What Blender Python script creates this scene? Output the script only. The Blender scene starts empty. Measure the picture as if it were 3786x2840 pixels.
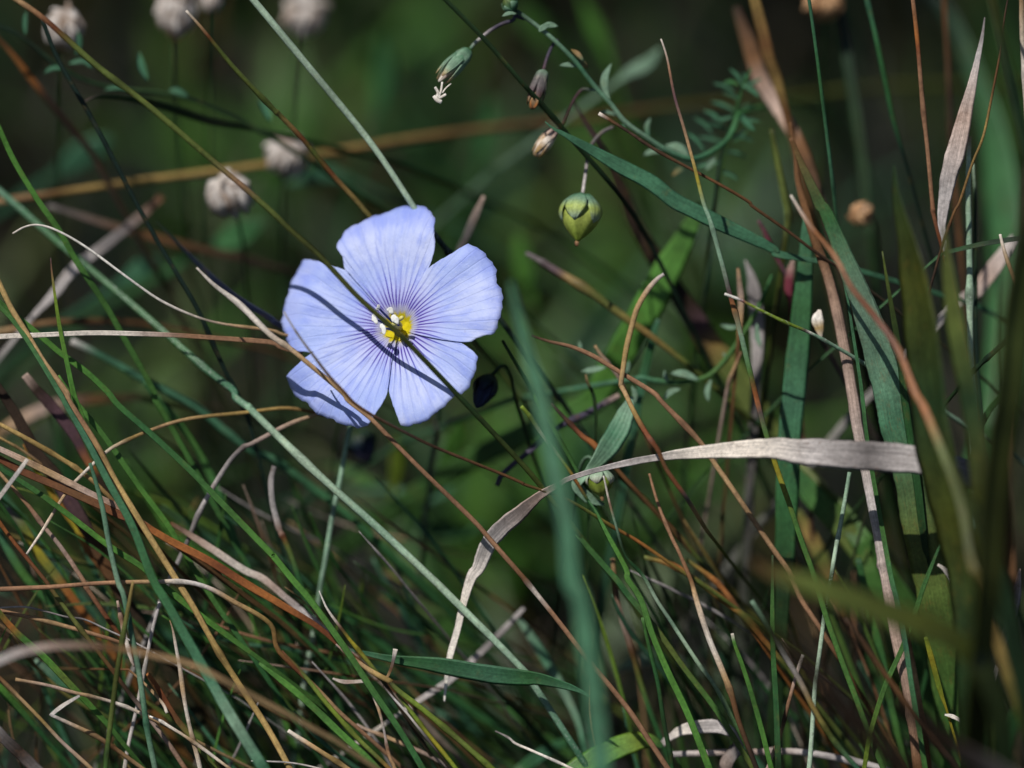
import bpy, math, random
import numpy as np
from mathutils import Vector, Matrix, Quaternion
random.seed(7)
R = math.radians
V = Vector
scene = bpy.context.scene
COL = scene.collection

# ------------------------------------------------------------------ camera
PITCH = R(35)
FWD = V((0, math.cos(PITCH), -math.sin(PITCH)))
UPV = V((0, math.sin(PITCH), math.cos(PITCH)))
RGT = V((1, 0, 0))
DIST, FRAME_W = 0.6, 0.12              # focus distance and frame width there, metres
FOCUS = V((0, 0, 0.115))               # what the middle of the frame looks at
CAM = FOCUS - FWD * DIST
cd = bpy.data.cameras.new('camera')
cam = bpy.data.objects.new('camera', cd)
COL.objects.link(cam)
cam.location = CAM
cam.rotation_euler = (R(90) - PITCH, 0, 0)
cd.sensor_width = 36
cd.lens = 36 * DIST / FRAME_W
cd.clip_start, cd.clip_end = 0.02, 200
cd.dof.use_dof = True
cd.dof.focus_distance = DIST - 0.001
cd.dof.aperture_fstop = 6.6
scene.camera = cam

# ------------------------------------------------------------------ sky, sun, exposure
s_cam = V((-0.37, 0.66, 0.64)).normalized()          # towards the sun: right, up, towards the lens
SUN = (RGT * s_cam.x + UPV * s_cam.y - FWD * s_cam.z).normalized()
world = bpy.data.worlds.new('World')
scene.world = world
world.use_nodes = True
wn = world.node_tree
sky = wn.nodes.new('ShaderNodeTexSky')
sky.sky_type = 'NISHITA'
sky.sun_disc = False
sky.sun_elevation = math.asin(SUN.z)
sky.sun_rotation = math.atan2(SUN.x, SUN.y)
bg = wn.nodes['Background']
bg.inputs[1].default_value = 0.05
wn.links.new(sky.outputs[0], bg.inputs[0])
sl = bpy.data.lights.new('sun', 'SUN')
sl.energy = 4.2
sl.angle = R(0.53)
sl.color = (1.0, 0.975, 0.93)
so = bpy.data.objects.new('sun', sl)
COL.objects.link(so)
so.rotation_euler = SUN.to_track_quat('Z', 'Y').to_euler()
so.location = (0, 0, 2)
scene.view_settings.view_transform = 'Standard'
scene.view_settings.look = 'None'
scene.view_settings.exposure = 0.0
scene.view_settings.gamma = 1.0
scene.cycles.use_denoising = True
scene.cycles.max_bounces = 6
scene.cycles.transparent_max_bounces = 8

# ------------------------------------------------------------------ helpers
PX = FRAME_W / 3786.0


def at(x, y, dz=0.0):
    """point seen at photograph pixel x, y, dz millimetres behind the focus distance"""
    D = DIST + dz * 0.001
    k = PX * D / DIST
    return CAM + FWD * D + RGT * ((x - 1893) * k) + UPV * ((1420 - y) * k)


TX, TY, TS = (0, 930, 1860, 2786), (0, 700, 1400, 2090), 1 / 2.212


def P(r, c, *xy):
    return [(TX[c] + xy[i] * TS, TY[r] + xy[i + 1] * TS) for i in range(0, len(xy), 2)]


ZW = TS * PX          # metres per unit of traced width at the focus distance

PAL = {k: v for k, v in {
    'grn': (72, 112, 52), 'brt': (88, 138, 58), 'mgr': (54, 100, 56), 'tea': (70, 116, 86), 'gla': (124, 154, 128),
    'pgl': (172, 194, 166), 'dgr': (38, 60, 32), 'vdg': (27, 44, 36), 'nav': (40, 48, 76), 'oli': (92, 104, 48), 'dol': (66, 72, 26),
    'yel': (158, 146, 44), 'ygr': (120, 142, 48), 'och': (150, 124, 72), 'tan': (176, 144, 104), 'cop': (152, 114, 86),
    'pal': (222, 211, 198), 'gry': (186, 178, 174), 'dgy': (112, 106, 104), 'wht': (232, 226, 216), 'rst': (112, 63, 38),
    'org': (160, 100, 50), 'brn': (104, 72, 44), 'dbr': (54, 42, 33), 'pur': (90, 66, 72), 'stw': (184, 154, 98),
    'pnk': (178, 154, 140), 'crm': (112, 48, 60), 'vio': (74, 68, 84), 'lim': (176, 190, 92)}.items()}


def lin(c):
    return tuple(((v / 255) / 12.92) if v / 255 <= 0.04045 else (((v / 255) + 0.055) / 1.055) ** 2.4 for v in c)


LIN = {k: np.array(lin(v)) for k, v in PAL.items()}


def tag(o, label=None, cat=None, group=None, kind=None):
    if label:
        o['label'] = label
    if cat:
        o['category'] = cat
    if group:
        o['group'] = group
    if kind:
        o['kind'] = kind
    return o


def empty(name, loc):
    o = bpy.data.objects.new(name, None)
    o.empty_display_size = 0.005
    o.location = loc
    COL.objects.link(o)
    return o


def mesh_obj(name, verts, faces, mat, origin, cols=None, uvs=None, parent=None, smooth=True):
    """verts in world space; the object's origin goes to `origin`; a child is kept in its parent's space"""
    base = V(origin)
    me = bpy.data.meshes.new(name)
    me.from_pydata([tuple(V(v) - base) for v in verts], [], faces)
    if smooth:
        me.polygons.foreach_set('use_smooth', [True] * len(me.polygons))
    if cols is not None:
        at_ = me.color_attributes.new('tint', 'FLOAT_COLOR', 'POINT')
        a = np.ones((len(verts), 4), dtype=np.float32)
        a[:, :3] = np.array(cols)
        at_.data.foreach_set('color', a.ravel())
    if uvs is not None:
        uv = me.uv_layers.new(name='uv')
        li = np.empty(len(me.loops), dtype=np.int32)
        me.loops.foreach_get('vertex_index', li)
        uv.data.foreach_set('uv', np.array(uvs, dtype=np.float32)[li].ravel())
    me.materials.append(mat)
    o = bpy.data.objects.new(name, me)
    COL.objects.link(o)
    if parent is None:
        o.location = base
    else:
        w = V((0, 0, 0))
        p = parent
        while p is not None:
            w += p.location
            p = p.parent
        o.parent = parent
        o.location = base - w
    return o


# ------------------------------------------------------------------ materials
def N(nt, typ, **kw):
    n = nt.nodes.new(typ)
    for k, v in kw.items():
        setattr(n, k, v)
    return n


def sock(nt, dst, src):
    if isinstance(src, (int, float)):
        dst.default_value = src
    elif isinstance(src, (tuple, list)):
        dst.default_value = src
    else:
        nt.links.new(src, dst)


def math_(nt, op, a, b=0.0, c=0.0, clamp=False):
    n = N(nt, 'ShaderNodeMath', operation=op, use_clamp=clamp)
    sock(nt, n.inputs[0], a)
    sock(nt, n.inputs[1], b)
    sock(nt, n.inputs[2], c)
    return n.outputs[0]


def mixc(nt, f, a, b, mode='MIX'):
    n = N(nt, 'ShaderNodeMix', data_type='RGBA', blend_type=mode)
    sock(nt, n.inputs[0], f)
    sock(nt, n.inputs[6], a)
    sock(nt, n.inputs[7], b)
    return n.outputs[2]


def smooth_(nt, x, lo, hi, a=0.0, b=1.0):
    n = N(nt, 'ShaderNodeMapRange', interpolation_type='SMOOTHSTEP')
    sock(nt, n.inputs[0], x)
    for i, v in enumerate((lo, hi, a, b)):
        n.inputs[i + 1].default_value = v
    return n.outputs[0]


def noise(nt, vec, scale, detail=3.0, rough=0.55, dist=0.0, out=0):
    n = N(nt, 'ShaderNodeTexNoise')
    if vec is not None:
        nt.links.new(vec, n.inputs['Vector'])
    n.inputs['Scale'].default_value = scale
    n.inputs['Detail'].default_value = detail
    n.inputs['Roughness'].default_value = rough
    n.inputs['Distortion'].default_value = dist
    return n.outputs[out]


def new_mat(name):
    m = bpy.data.materials.new(name)
    m.use_nodes = True
    nt = m.node_tree
    nt.nodes.clear()
    return m, nt


def out_leaf(nt, color, rough, spec, trans, bump=None, bstr=0.3, bdist=0.0001, trans_gain=1.0):
    pb = N(nt, 'ShaderNodeBsdfPrincipled')
    sock(nt, pb.inputs['Base Color'], color)
    sock(nt, pb.inputs['Roughness'], rough)
    pb.inputs['Specular IOR Level'].default_value = spec
    tr = N(nt, 'ShaderNodeBsdfTranslucent')
    tc = mixc(nt, 1.0, color, (trans_gain * 1.05, trans_gain, trans_gain * 0.55, 1), 'MULTIPLY')
    nt.links.new(tc, tr.inputs['Color'])
    if bump is not None:
        b = N(nt, 'ShaderNodeBump')
        b.inputs['Strength'].default_value = bstr
        b.inputs['Distance'].default_value = bdist
        nt.links.new(bump, b.inputs['Height'])
        nt.links.new(b.outputs[0], pb.inputs['Normal'])
    ms = N(nt, 'ShaderNodeMixShader')
    ms.inputs[0].default_value = trans
    nt.links.new(pb.outputs[0], ms.inputs[1])
    nt.links.new(tr.outputs[0], ms.inputs[2])
    o = N(nt, 'ShaderNodeOutputMaterial')
    nt.links.new(ms.outputs[0], o.inputs[0])


def blade_mat(name, rough, spec, trans, rib, streak, speck, speck_col, speck_lo=0.63, white=0.0, blotch=0.12):
    """plant tissue: the blade's own tint, ribs and streaks along it, spots of rust or bleaching"""
    m, nt = new_mat(name)
    tint = N(nt, 'ShaderNodeVertexColor', layer_name='tint').outputs[0]
    uv = N(nt, 'ShaderNodeUVMap', uv_map='uv').outputs[0]
    sep = N(nt, 'ShaderNodeSeparateXYZ')
    nt.links.new(uv, sep.inputs[0])
    geo = N(nt, 'ShaderNodeNewGeometry').outputs['Position']
    comb = N(nt, 'ShaderNodeCombineXYZ')
    nt.links.new(math_(nt, 'MULTIPLY', sep.outputs[0], 16.0), comb.inputs[0])
    nt.links.new(math_(nt, 'MULTIPLY', sep.outputs[1], 0.22), comb.inputs[1])
    oi = N(nt, 'ShaderNodeObjectInfo').outputs['Random']
    nt.links.new(math_(nt, 'MULTIPLY', oi, 50.0), comb.inputs[2])
    st = noise(nt, comb.outputs[0], 1.0, 4.0, 0.6)
    patch = noise(nt, geo, 260.0, 3.0, 0.6)  # tone variation that also puts mottled shade into the colour
    fine = noise(nt, geo, 2600.0, 2.0, 0.7)
    k = math_(nt, 'MULTIPLY_ADD', math_(nt, 'SUBTRACT', st, 0.5), streak * 2.2, 1.0)
    k = math_(nt, 'MULTIPLY', k, math_(nt, 'MULTIPLY_ADD', math_(nt, 'SUBTRACT', patch, 0.5), 1.5, 1.0))
    k = math_(nt, 'MULTIPLY', k, math_(nt, 'MULTIPLY_ADD', math_(nt, 'SUBTRACT', fine, 0.5), 1.1, 1.0))
    kc = N(nt, 'ShaderNodeCombineColor')
    for i in range(3):
        nt.links.new(k, kc.inputs[i])
    col = mixc(nt, 1.0, tint, kc.outputs[0], 'MULTIPLY')
    sp = smooth_(nt, noise(nt, comb.outputs[0], 2.3, 5.0, 0.7), speck_lo, speck_lo + 0.08)
    col = mixc(nt, math_(nt, 'MULTIPLY', sp, speck), col, (*lin(speck_col), 1))
    if white:
        wsp = smooth_(nt, noise(nt, geo, 3400.0, 1.0, 0.5), 0.58, 0.72)
        col = mixc(nt, math_(nt, 'MULTIPLY', wsp, white), col, (0.75, 0.8, 0.72, 1))
    blot = smooth_(nt, noise(nt, geo, 620.0, 5.0, 0.7), 0.56, 0.68)
    col = mixc(nt, math_(nt, 'MULTIPLY', blot, blotch), col, (*lin(speck_col), 1))
    ribs = math_(nt, 'SINE', math_(nt, 'MULTIPLY', sep.outputs[0], 2 * math.pi * rib))
    h = math_(nt, 'ADD', math_(nt, 'MULTIPLY', ribs, 0.5), math_(nt, 'MULTIPLY', st, 1.2))
    out_leaf(nt, col, rough, spec, trans, h, 0.35, 0.00006)
    return m


M_GREEN = blade_mat('green_grass_tissue', 0.42, 0.35, 0.28, 14, 0.55, 0.3, (150, 116, 50), 0.64)
M_GLAUC = blade_mat('waxy_stem_tissue', 0.38, 0.45, 0.10, 12, 0.5, 0.15, (190, 170, 110), 0.68, 0.25)
M_DRY = blade_mat('dry_grass_tissue', 0.7, 0.2, 0.14, 18, 0.75, 0.5, (105, 78, 62), 0.60, 0.0, 0.4)
M_RUST = blade_mat('rust_spotted_tissue', 0.5, 0.3, 0.15, 12, 0.4, 0.5, (140, 90, 46), 0.58)
M_SOFT = blade_mat('flax_tissue', 0.5, 0.25, 0.2, 5, 0.2, 0.12, (150, 130, 60), 0.66)
MATS = {'g': M_GREEN, 'w': M_GLAUC, 'd': M_DRY, 'r': M_RUST, 's': M_SOFT}


# ------------------------------------------------------------------ blades
def catmull(pts, n):
    out = []
    m = len(pts)
    for i in range(m - 1):
        p0 = pts[i - 1] if i else pts[i] * 2 - pts[i + 1]
        p1, p2 = pts[i], pts[i + 1]
        p3 = pts[i + 2] if i + 2 < m else p2 * 2 - p1
        for k in range(n):
            t = k / n
            out.append(0.5 * ((2 * p1) + (p2 - p0) * t + (2 * p0 - 5 * p1 + 4 * p2 - p3) * t * t + (3 * p1 - p0 - 3 * p2 + p3) * t ** 3))
    out.append(pts[-1].copy())
    return out


def stops(cols):
    if isinstance(cols, str):
        cols = cols.split()
    out = []
    n = len(cols)
    for i, c in enumerate(cols):
        if '@' in c:
            nm, t = c.split('@')
            out.append((float(t), LIN[nm]))
        else:
            out.append((i / max(1, n - 1), LIN[c]))
    return sorted(out, key=lambda s: s[0])


def col_at(st, t):
    if t <= st[0][0]:
        return st[0][1]
    for (a, ca), (b, cb) in zip(st, st[1:]):
        if t <= b:
            f = (t - a) / max(1e-6, b - a)
            return ca * (1 - f) + cb * f
    return st[-1][1]


def sweep(path, widths, tints, flat=0.8, twist=None, fold=0.0, nsec=8, wav=0.0, seed=0, face=None, edge=0.0):
    """closed section swept along a path; returns verts, faces, cols, uvs"""
    rnd = random.Random(seed)
    n = len(path)
    verts, cols, uvs, faces = [], [], [], []
    L = 0.0
    Nprev = None
    ph = rnd.uniform(0, 6)
    ea = [0.0, 0.0]
    for i, p in enumerate(path):
        ea = [0.75 * e_ + rnd.uniform(-edge, edge) for e_ in ea]
        a, b = path[max(0, i - 1)], path[min(n - 1, i + 1)]
        T = (b - a)
        T = T.normalized() if T.length > 1e-9 else V((0, 0, 1))
        view = face if face is not None else (CAM - p).normalized()
        Nn = view - T * view.dot(T)
        if Nn.length < 0.2 and Nprev is not None:
            Nn = Nprev - T * Nprev.dot(T)
        Nn.normalize()
        Nprev = Nn.copy()
        tw = (twist[i] if isinstance(twist, list) else (twist or 0.0)) + wav * math.sin(i * 0.55 + ph)
        if tw:
            Nn = Quaternion(T, tw) @ Nn
        B = T.cross(Nn)
        if i:
            L += (p - path[i - 1]).length
        w = widths[i] * (1 + 0.02 * math.sin(i * 0.7 + ph))
        for k in range(nsec):
            an = 2 * math.pi * k / nsec
            x = math.cos(an) * w * 0.5 * (1 + ea[0 if math.cos(an) > 0 else 1])
            y = math.sin(an) * w * 0.5 * flat + fold * (abs(x) - w * 0.25)
            verts.append(p + B * x + Nn * y)
            cols.append(tints[i])
            uvs.append((0.5 + 0.5 * math.cos(an) + (0.0 if an <= math.pi else 2.0), L * 1000))
    for i in range(n - 1):
        for k in range(nsec):
            a = i * nsec + k
            b = i * nsec + (k + 1) % nsec
            faces.append((a, b, b + nsec, a + nsec))
    faces.append(tuple(range(nsec - 1, -1, -1)))
    faces.append(tuple((n - 1) * nsec + k for k in range(nsec)))
    return verts, faces, cols, uvs


COUNT = [0]


def unkink(pts):
    """drop traced points that run backwards"""
    pts = list(pts)

    def turn(i):
        a = math.atan2(pts[i][1] - pts[i - 1][1], pts[i][0] - pts[i - 1][0])
        b = math.atan2(pts[i + 1][1] - pts[i][1], pts[i + 1][0] - pts[i][0])
        return abs((b - a + math.pi) % (2 * math.pi) - math.pi)
    i = 1
    while i < len(pts) - 2:
        if turn(i) > 0.7 and turn(i + 1) > 0.7:
            pts.pop(i)
        else:
            i += 1
    return pts



def make_path(pts, w, dz, cols, ext=True, pre=True, taper=0.3, nseg=5, base_w=1.0):
    """traced pixels -> world path from tip to root (prolonged past the frame and down to the soil), widths, tints"""
    pts = unkink(pts)
    m = len(pts)
    seg = [0.0]
    for a, b in zip(pts, pts[1:]):
        seg.append(seg[-1] + math.hypot(b[0] - a[0], b[1] - a[1]))
    tot = seg[-1] or 1
    ts = [s / tot for s in seg]
    if isinstance(dz, (int, float)):
        dz = (dz, dz)
    if len(dz) == 2:
        dzs = [dz[0] + (dz[1] - dz[0]) * t for t in ts]
    else:
        dzs = [float(np.interp(t, np.linspace(0, 1, len(dz)), dz)) for t in ts]
    wp = [at(x, y, d) for (x, y), d in zip(pts, dzs)]
    ctl = catmull(wp, nseg)
    tpar = []
    for i in range(m - 1):
        tpar += [ts[i] + (ts[i + 1] - ts[i]) * k / nseg for k in range(nseg)]
    tpar.append(1.0)
    st = stops(cols)
    x0, y0 = pts[0]
    cut = pre and (x0 < 12 or x0 > 3774 or y0 < 12 or y0 > 2828)

    def width(t):
        if isinstance(w, (list, tuple)):
            return float(np.interp(t, np.linspace(0, 1, len(w)), w))
        if cut:
            return w
        return w * min(1.0, taper + (1 - taper) * t / 0.3)
    path, ws, tn = [], [], []
    for p, t in zip(ctl, tpar):
        d = (p - CAM).dot(FWD) / DIST
        path.append(p)
        ws.append(width(t) * ZW * d)
        tn.append(col_at(st, t))
    if cut:
        T = (path[0] - path[2]).normalized()
        ext_n = 6
        Lx = random.uniform(0.012, 0.03)
        w0 = ws[0]
        head = []
        for k in range(1, ext_n + 1):
            f = k / ext_n
            head.append(path[0] + T * Lx * f - V((0, 0, 1)) * Lx * 0.25 * f * f)
        path = head[::-1] + path
        ws = [w0 * (1 - 0.85 * (k / ext_n) ** 1.5) for k in range(ext_n, 0, -1)] + ws
        tn = [tn[0]] * ext_n + tn
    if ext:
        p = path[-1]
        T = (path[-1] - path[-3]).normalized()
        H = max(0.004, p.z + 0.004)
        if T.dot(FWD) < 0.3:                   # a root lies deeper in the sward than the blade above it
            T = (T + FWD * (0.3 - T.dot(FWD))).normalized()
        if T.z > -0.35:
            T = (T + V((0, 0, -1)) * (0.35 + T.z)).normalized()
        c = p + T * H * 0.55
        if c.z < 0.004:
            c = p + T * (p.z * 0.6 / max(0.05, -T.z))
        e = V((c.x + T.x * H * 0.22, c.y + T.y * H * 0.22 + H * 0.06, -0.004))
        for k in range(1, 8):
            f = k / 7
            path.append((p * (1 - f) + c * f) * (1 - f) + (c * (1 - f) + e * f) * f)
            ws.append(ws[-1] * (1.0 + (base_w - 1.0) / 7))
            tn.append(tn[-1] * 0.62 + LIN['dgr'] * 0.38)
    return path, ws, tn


BLADE_GROUPS = {'grass_leaf': 'green grass blades', 'dry_grass_leaf': 'dry grass blades', 'grass_stalk': 'green grass stems',
                'dry_grass_stalk': 'dry grass stems', 'broad_leaf': 'broad low leaves', 'dry_grass_scrap': 'broken dry pieces'}


def B(name, label, pts, w, dz, cols, mat='g', flat=0.2, twist=0.0, fold=0.34, ext=True, taper=0.3, wav=0.0, part=None, origin=None, nseg=5, pre=True):
    COUNT[0] += 1
    wmax = max(w) if isinstance(w, (list, tuple)) else w
    if wmax > 85 and part is None:
        nseg = max(nseg, 9)
    path, ws, tn = make_path(pts, w, dz, cols, ext, pre, taper, nseg)
    rn = random.Random(COUNT[0] * 7 + 1)
    if part is None:
        # growth is never quite straight: a slow wander, and joints on the round stems
        a1, a2, f1, f2 = rn.uniform(0, 6), rn.uniform(0, 6), rn.uniform(0.10, 0.2), rn.uniform(0.25, 0.5)
        amp = 0.00007 if wmax < 85 else 0.00003
        path = [p + RGT * amp * (math.sin(i * f1 + a1) + 0.5 * math.sin(i * f2 + a2)) + UPV * amp * (math.sin(i * f1 * 1.3 + a2) + 0.5 * math.sin(i * f2 * 0.8 + a1)) for i, p in enumerate(path)]
        if 'stalk' in name:
            ws = [w_ * 0.93 for w_ in ws]
            for _ in range(rn.randrange(1, 3)):
                j = rn.randrange(4, max(5, len(path) - 9))
                for dj, kw, kt in ((-1, 1.1, 1.0), (0, 1.32, 0.62), (1, 1.12, 0.8)):
                    if 0 <= j + dj < len(ws):
                        ws[j + dj] *= kw
                        tn[j + dj] = tn[j + dj] * kt
    tw = twist
    if isinstance(twist, (list, tuple)):
        tw = [float(np.interp(i / (len(path) - 1), np.linspace(0, 1, len(twist)), twist)) for i in range(len(path))]
    ws = [w_ / max(0.42, math.cos(tw[i] if isinstance(tw, list) else tw)) for i, w_ in enumerate(ws)] if flat < 0.5 else ws
    v, f, c, u = sweep(path, ws, tn, flat, tw, fold, 8, wav, COUNT[0], None, {'d': 0.035, 'r': 0.03}.get(mat, 0.008) if part is None else 0.0)
    if part is not None:
        return mesh_obj(name, v, f, MATS[mat], origin if origin is not None else path[-1], c, u, part)
    o = mesh_obj(name, v, f, MATS[mat], path[-1], c, u)
    tag(o, label, {'broad_leaf': 'leaf', 'dry_grass_scrap': 'dry grass'}.get(name, 'grass stem' if 'stalk' in name else 'grass blade'), BLADE_GROUPS[name])
    return o


def G(label, pts, w, dz, cols='grn', **k):       # flat green blade
    return B('grass_leaf', label, pts, w, dz, cols, k.pop('mat', 'g'), **k)


def S(label, pts, w, dz, cols='grn', **k):       # round green stem
    k.setdefault('flat', 0.75)
    k.setdefault('fold', 0.0)
    return B('grass_stalk', label, pts, w, dz, cols, k.pop('mat', 'g'), **k)


def D(label, pts, w, dz, cols='tan', **k):       # flat dry blade
    return B('dry_grass_leaf', label, pts, w, dz, cols, k.pop('mat', 'd'), **k)


def Y(label, pts, w, dz, cols='tan', **k):       # round dry stem
    k.setdefault('flat', 0.75)
    k.setdefault('fold', 0.0)
    return B('dry_grass_stalk', label, pts, w, dz, cols, k.pop('mat', 'd'), **k)


def Z(label, pts, w, dz, cols='gry', **k):       # broken dry piece, caught in the tangle
    return B('dry_grass_scrap', label, pts, w, dz, cols, k.pop('mat', 'd'), ext=k.pop('ext', False), **k)


# ------------------------------------------------------------------ ground and the meadow round it
def ground():
    m, nt = new_mat('dark_soil')
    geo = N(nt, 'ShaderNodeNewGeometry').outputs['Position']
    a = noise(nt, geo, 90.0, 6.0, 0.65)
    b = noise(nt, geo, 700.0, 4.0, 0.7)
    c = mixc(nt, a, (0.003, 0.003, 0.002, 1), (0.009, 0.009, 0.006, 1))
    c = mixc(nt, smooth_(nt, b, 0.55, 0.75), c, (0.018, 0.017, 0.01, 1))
    pb = N(nt, 'ShaderNodeBsdfPrincipled')
    nt.links.new(c, pb.inputs['Base Color'])
    pb.inputs['Roughness'].default_value = 0.95
    bp = N(nt, 'ShaderNodeBump')
    bp.inputs['Strength'].default_value = 0.8
    bp.inputs['Distance'].default_value = 0.004
    nt.links.new(math_(nt, 'ADD', a, math_(nt, 'MULTIPLY', b, 0.4)), bp.inputs['Height'])
    nt.links.new(bp.outputs[0], pb.inputs['Normal'])
    o = N(nt, 'ShaderNodeOutputMaterial')
    nt.links.new(pb.outputs[0], o.inputs[0])
    # fine grid under the subject, coarse towards the horizon
    ax = sorted(set([-60, -20, -6, -2] + [round(-0.8 + 0.04 * i, 3) for i in range(41)] + [2, 6, 20, 60]))
    n = len(ax)
    rnd = random.Random(3)
    vs = [(x, y + 0.1, (rnd.uniform(-0.006, 0.003) if abs(x) < 0.79 and abs(y) < 0.79 else 0)) for y in ax for x in ax]
    fs = [(j * n + i, j * n + i + 1, (j + 1) * n + i + 1, (j + 1) * n + i) for j in range(n - 1) for i in range(n - 1)]
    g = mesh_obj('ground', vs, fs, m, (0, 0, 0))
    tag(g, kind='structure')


def in_view(p, margin=1.08):
    q = p - CAM
    d = q.dot(FWD)
    if d < 0.02:
        return None
    k = FRAME_W * d / DIST
    if abs(q.dot(RGT)) < k * 0.5 * margin and abs(q.dot(UPV)) < k * 0.375 * margin:
        return d - DIST
    return None


def meadow(name, label, count, region, hrange, wrange, palette, lean, near_limit, seed, mat, curl=0.8):
    rnd = random.Random(seed)
    vs, fs, cs, us = [], [], [], []
    tries = made = 0
    pal = [LIN[c] for c in palette.split()]
    while made < count and tries < count * 4:
        tries += 1
        x, y = region(rnd)
        h = rnd.uniform(*hrange) * (0.7 + 0.6 * rnd.random())
        az = rnd.gauss(lean[0], lean[1])
        ln = rnd.uniform(0.15, 1.0) * h * curl
        d = V((math.cos(az), math.sin(az), 0))
        wd = rnd.uniform(*wrange)
        p0 = V((x, y, -0.003))
        pts = []
        for k in range(6):
            f = k / 5
            pts.append(p0 + V((0, 0, 1)) * h * (f - 0.28 * f * f * (ln / h)) + d * ln * f * f)
        bad = False
        for p in pts:
            dd = in_view(p)
            if dd is not None and dd < near_limit:
                bad = True
                break
        if bad:
            continue
        made += 1
        c = pal[rnd.randrange(len(pal))] * rnd.uniform(0.65, 1.15)
        tipc = c * 0.8 + LIN['tan'] * 0.2 if rnd.random() < 0.4 else c
        side = V((-d.y, d.x, 0))
        side = (Quaternion(V((0, 0, 1)), rnd.uniform(-1.2, 1.2)) @ side)
        nrm = side.cross(V((0, 0, 1)))
        b0 = len(vs)
        ru = rnd.random() * 7
        for k, p in enumerate(pts):
            f = k / 5
            w = wd * (1 - 0.92 * f ** 2.2) * 0.5
            vs += [p - side * w, p + nrm * w * 0.4, p + side * w]
            cs += [c * (1 - f) + tipc * f] * 3
            us += [(ru, f * h * 1000), (ru + 0.5, f * h * 1000), (ru + 1, f * h * 1000)]
        for k in range(5):
            a = b0 + k * 3
            fs += [(a, a + 1, a + 4, a + 3), (a + 1, a + 2, a + 5, a + 4)]
    o = mesh_obj(name, vs, fs, mat, (0, 0, 0), cs, us)
    tag(o, label, 'grass', None, 'stuff')


def near_region(r):
    return r.uniform(-0.17, 0.17), r.uniform(-0.02, 0.46)


def round_region(r):
    while True:
        x, y = r.uniform(-0.75, 0.75), r.uniform(-0.4, 1.1)
        if not (abs(x) < 0.15 and 0.0 < y < 0.42):
            return x, y


CLUMPS = [(random.Random(50 + i).uniform(-0.11, 0.11), random.Random(90 + i * 3).uniform(0.05, 0.36), random.Random(7 + i).uniform(0.004, 0.010)) for i in range(17)]


def clump_region(r):
    x, y, s_ = CLUMPS[r.randrange(len(CLUMPS))]
    return r.gauss(x, s_), r.gauss(y, s_)


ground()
meadow('grass', 'dark green grass massed low behind the blue flower', 2600, near_region, (0.02, 0.055), (0.0010, 0.0030),
       'dgr dgr vdg vdg vdg dgr mgr dol', (2.4, 0.9), 0.045, 11, M_GREEN)
meadow('low_foliage', 'low green foliage with sun flecks painted as brighter greens behind the blue flower', 420, clump_region, (0.018, 0.048), (0.003, 0.0075),  # clumps of brighter green stand in for sun flecks
       'mgr grn brt brt tea grn', (2.0, 2.0), 0.06, 15, M_GREEN, 1.3)
meadow('dry_grass', 'dry straw and dead grass lying low behind the flower', 400, near_region, (0.01, 0.035), (0.0008, 0.0026),
       'dbr dbr dbr dbr brn dgy', (1.2, 2.0), 0.05, 12, M_DRY, 1.6)
meadow('meadow_grass', 'short meadow grass spreading all around the flower', 6500, round_region, (0.03, 0.08), (0.0012, 0.0036),
       'dgr mgr grn tea oli brn tan', (1.2, 2.5), 0.06, 13, M_GREEN)


def shade_grass_region(r):
    return r.uniform(-0.34, 0.10), r.uniform(0.28, 0.48)


meadow('added_shade_grass', 'added unseen tall grass beyond the flower, shading the ground behind it', 400, shade_grass_region, (0.22, 0.42), (0.004, 0.010),  # unseen grass above the frame, added to shade the background
       'mgr grn tea oli tan', (-1.75, 0.45), 0.20, 14, M_GREEN, 0.75)

# ------------------------------------------------------------------ the blue flax flower
NRM_CAM = V((-0.28, 0.27, 0.92)).normalized()
FN = (RGT * NRM_CAM.x + UPV * NRM_CAM.y - FWD * NRM_CAM.z).normalized()
CPX = P(1, 1, 1188, 1122)[0]
FC = at(CPX[0], CPX[1], 1.0)
E1 = (RGT - FN * RGT.dot(FN)).normalized()
E2 = FN.cross(E1)


def on_plane(x, y, h=0.0):
    """pixel -> point on the flower's plane raised h millimetres along its axis"""
    d = (at(x, y, 0) - CAM).normalized()
    o = FC + FN * (h * 0.001)
    t = (o - CAM).dot(FN) / d.dot(FN)
    return CAM + d * t


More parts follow.
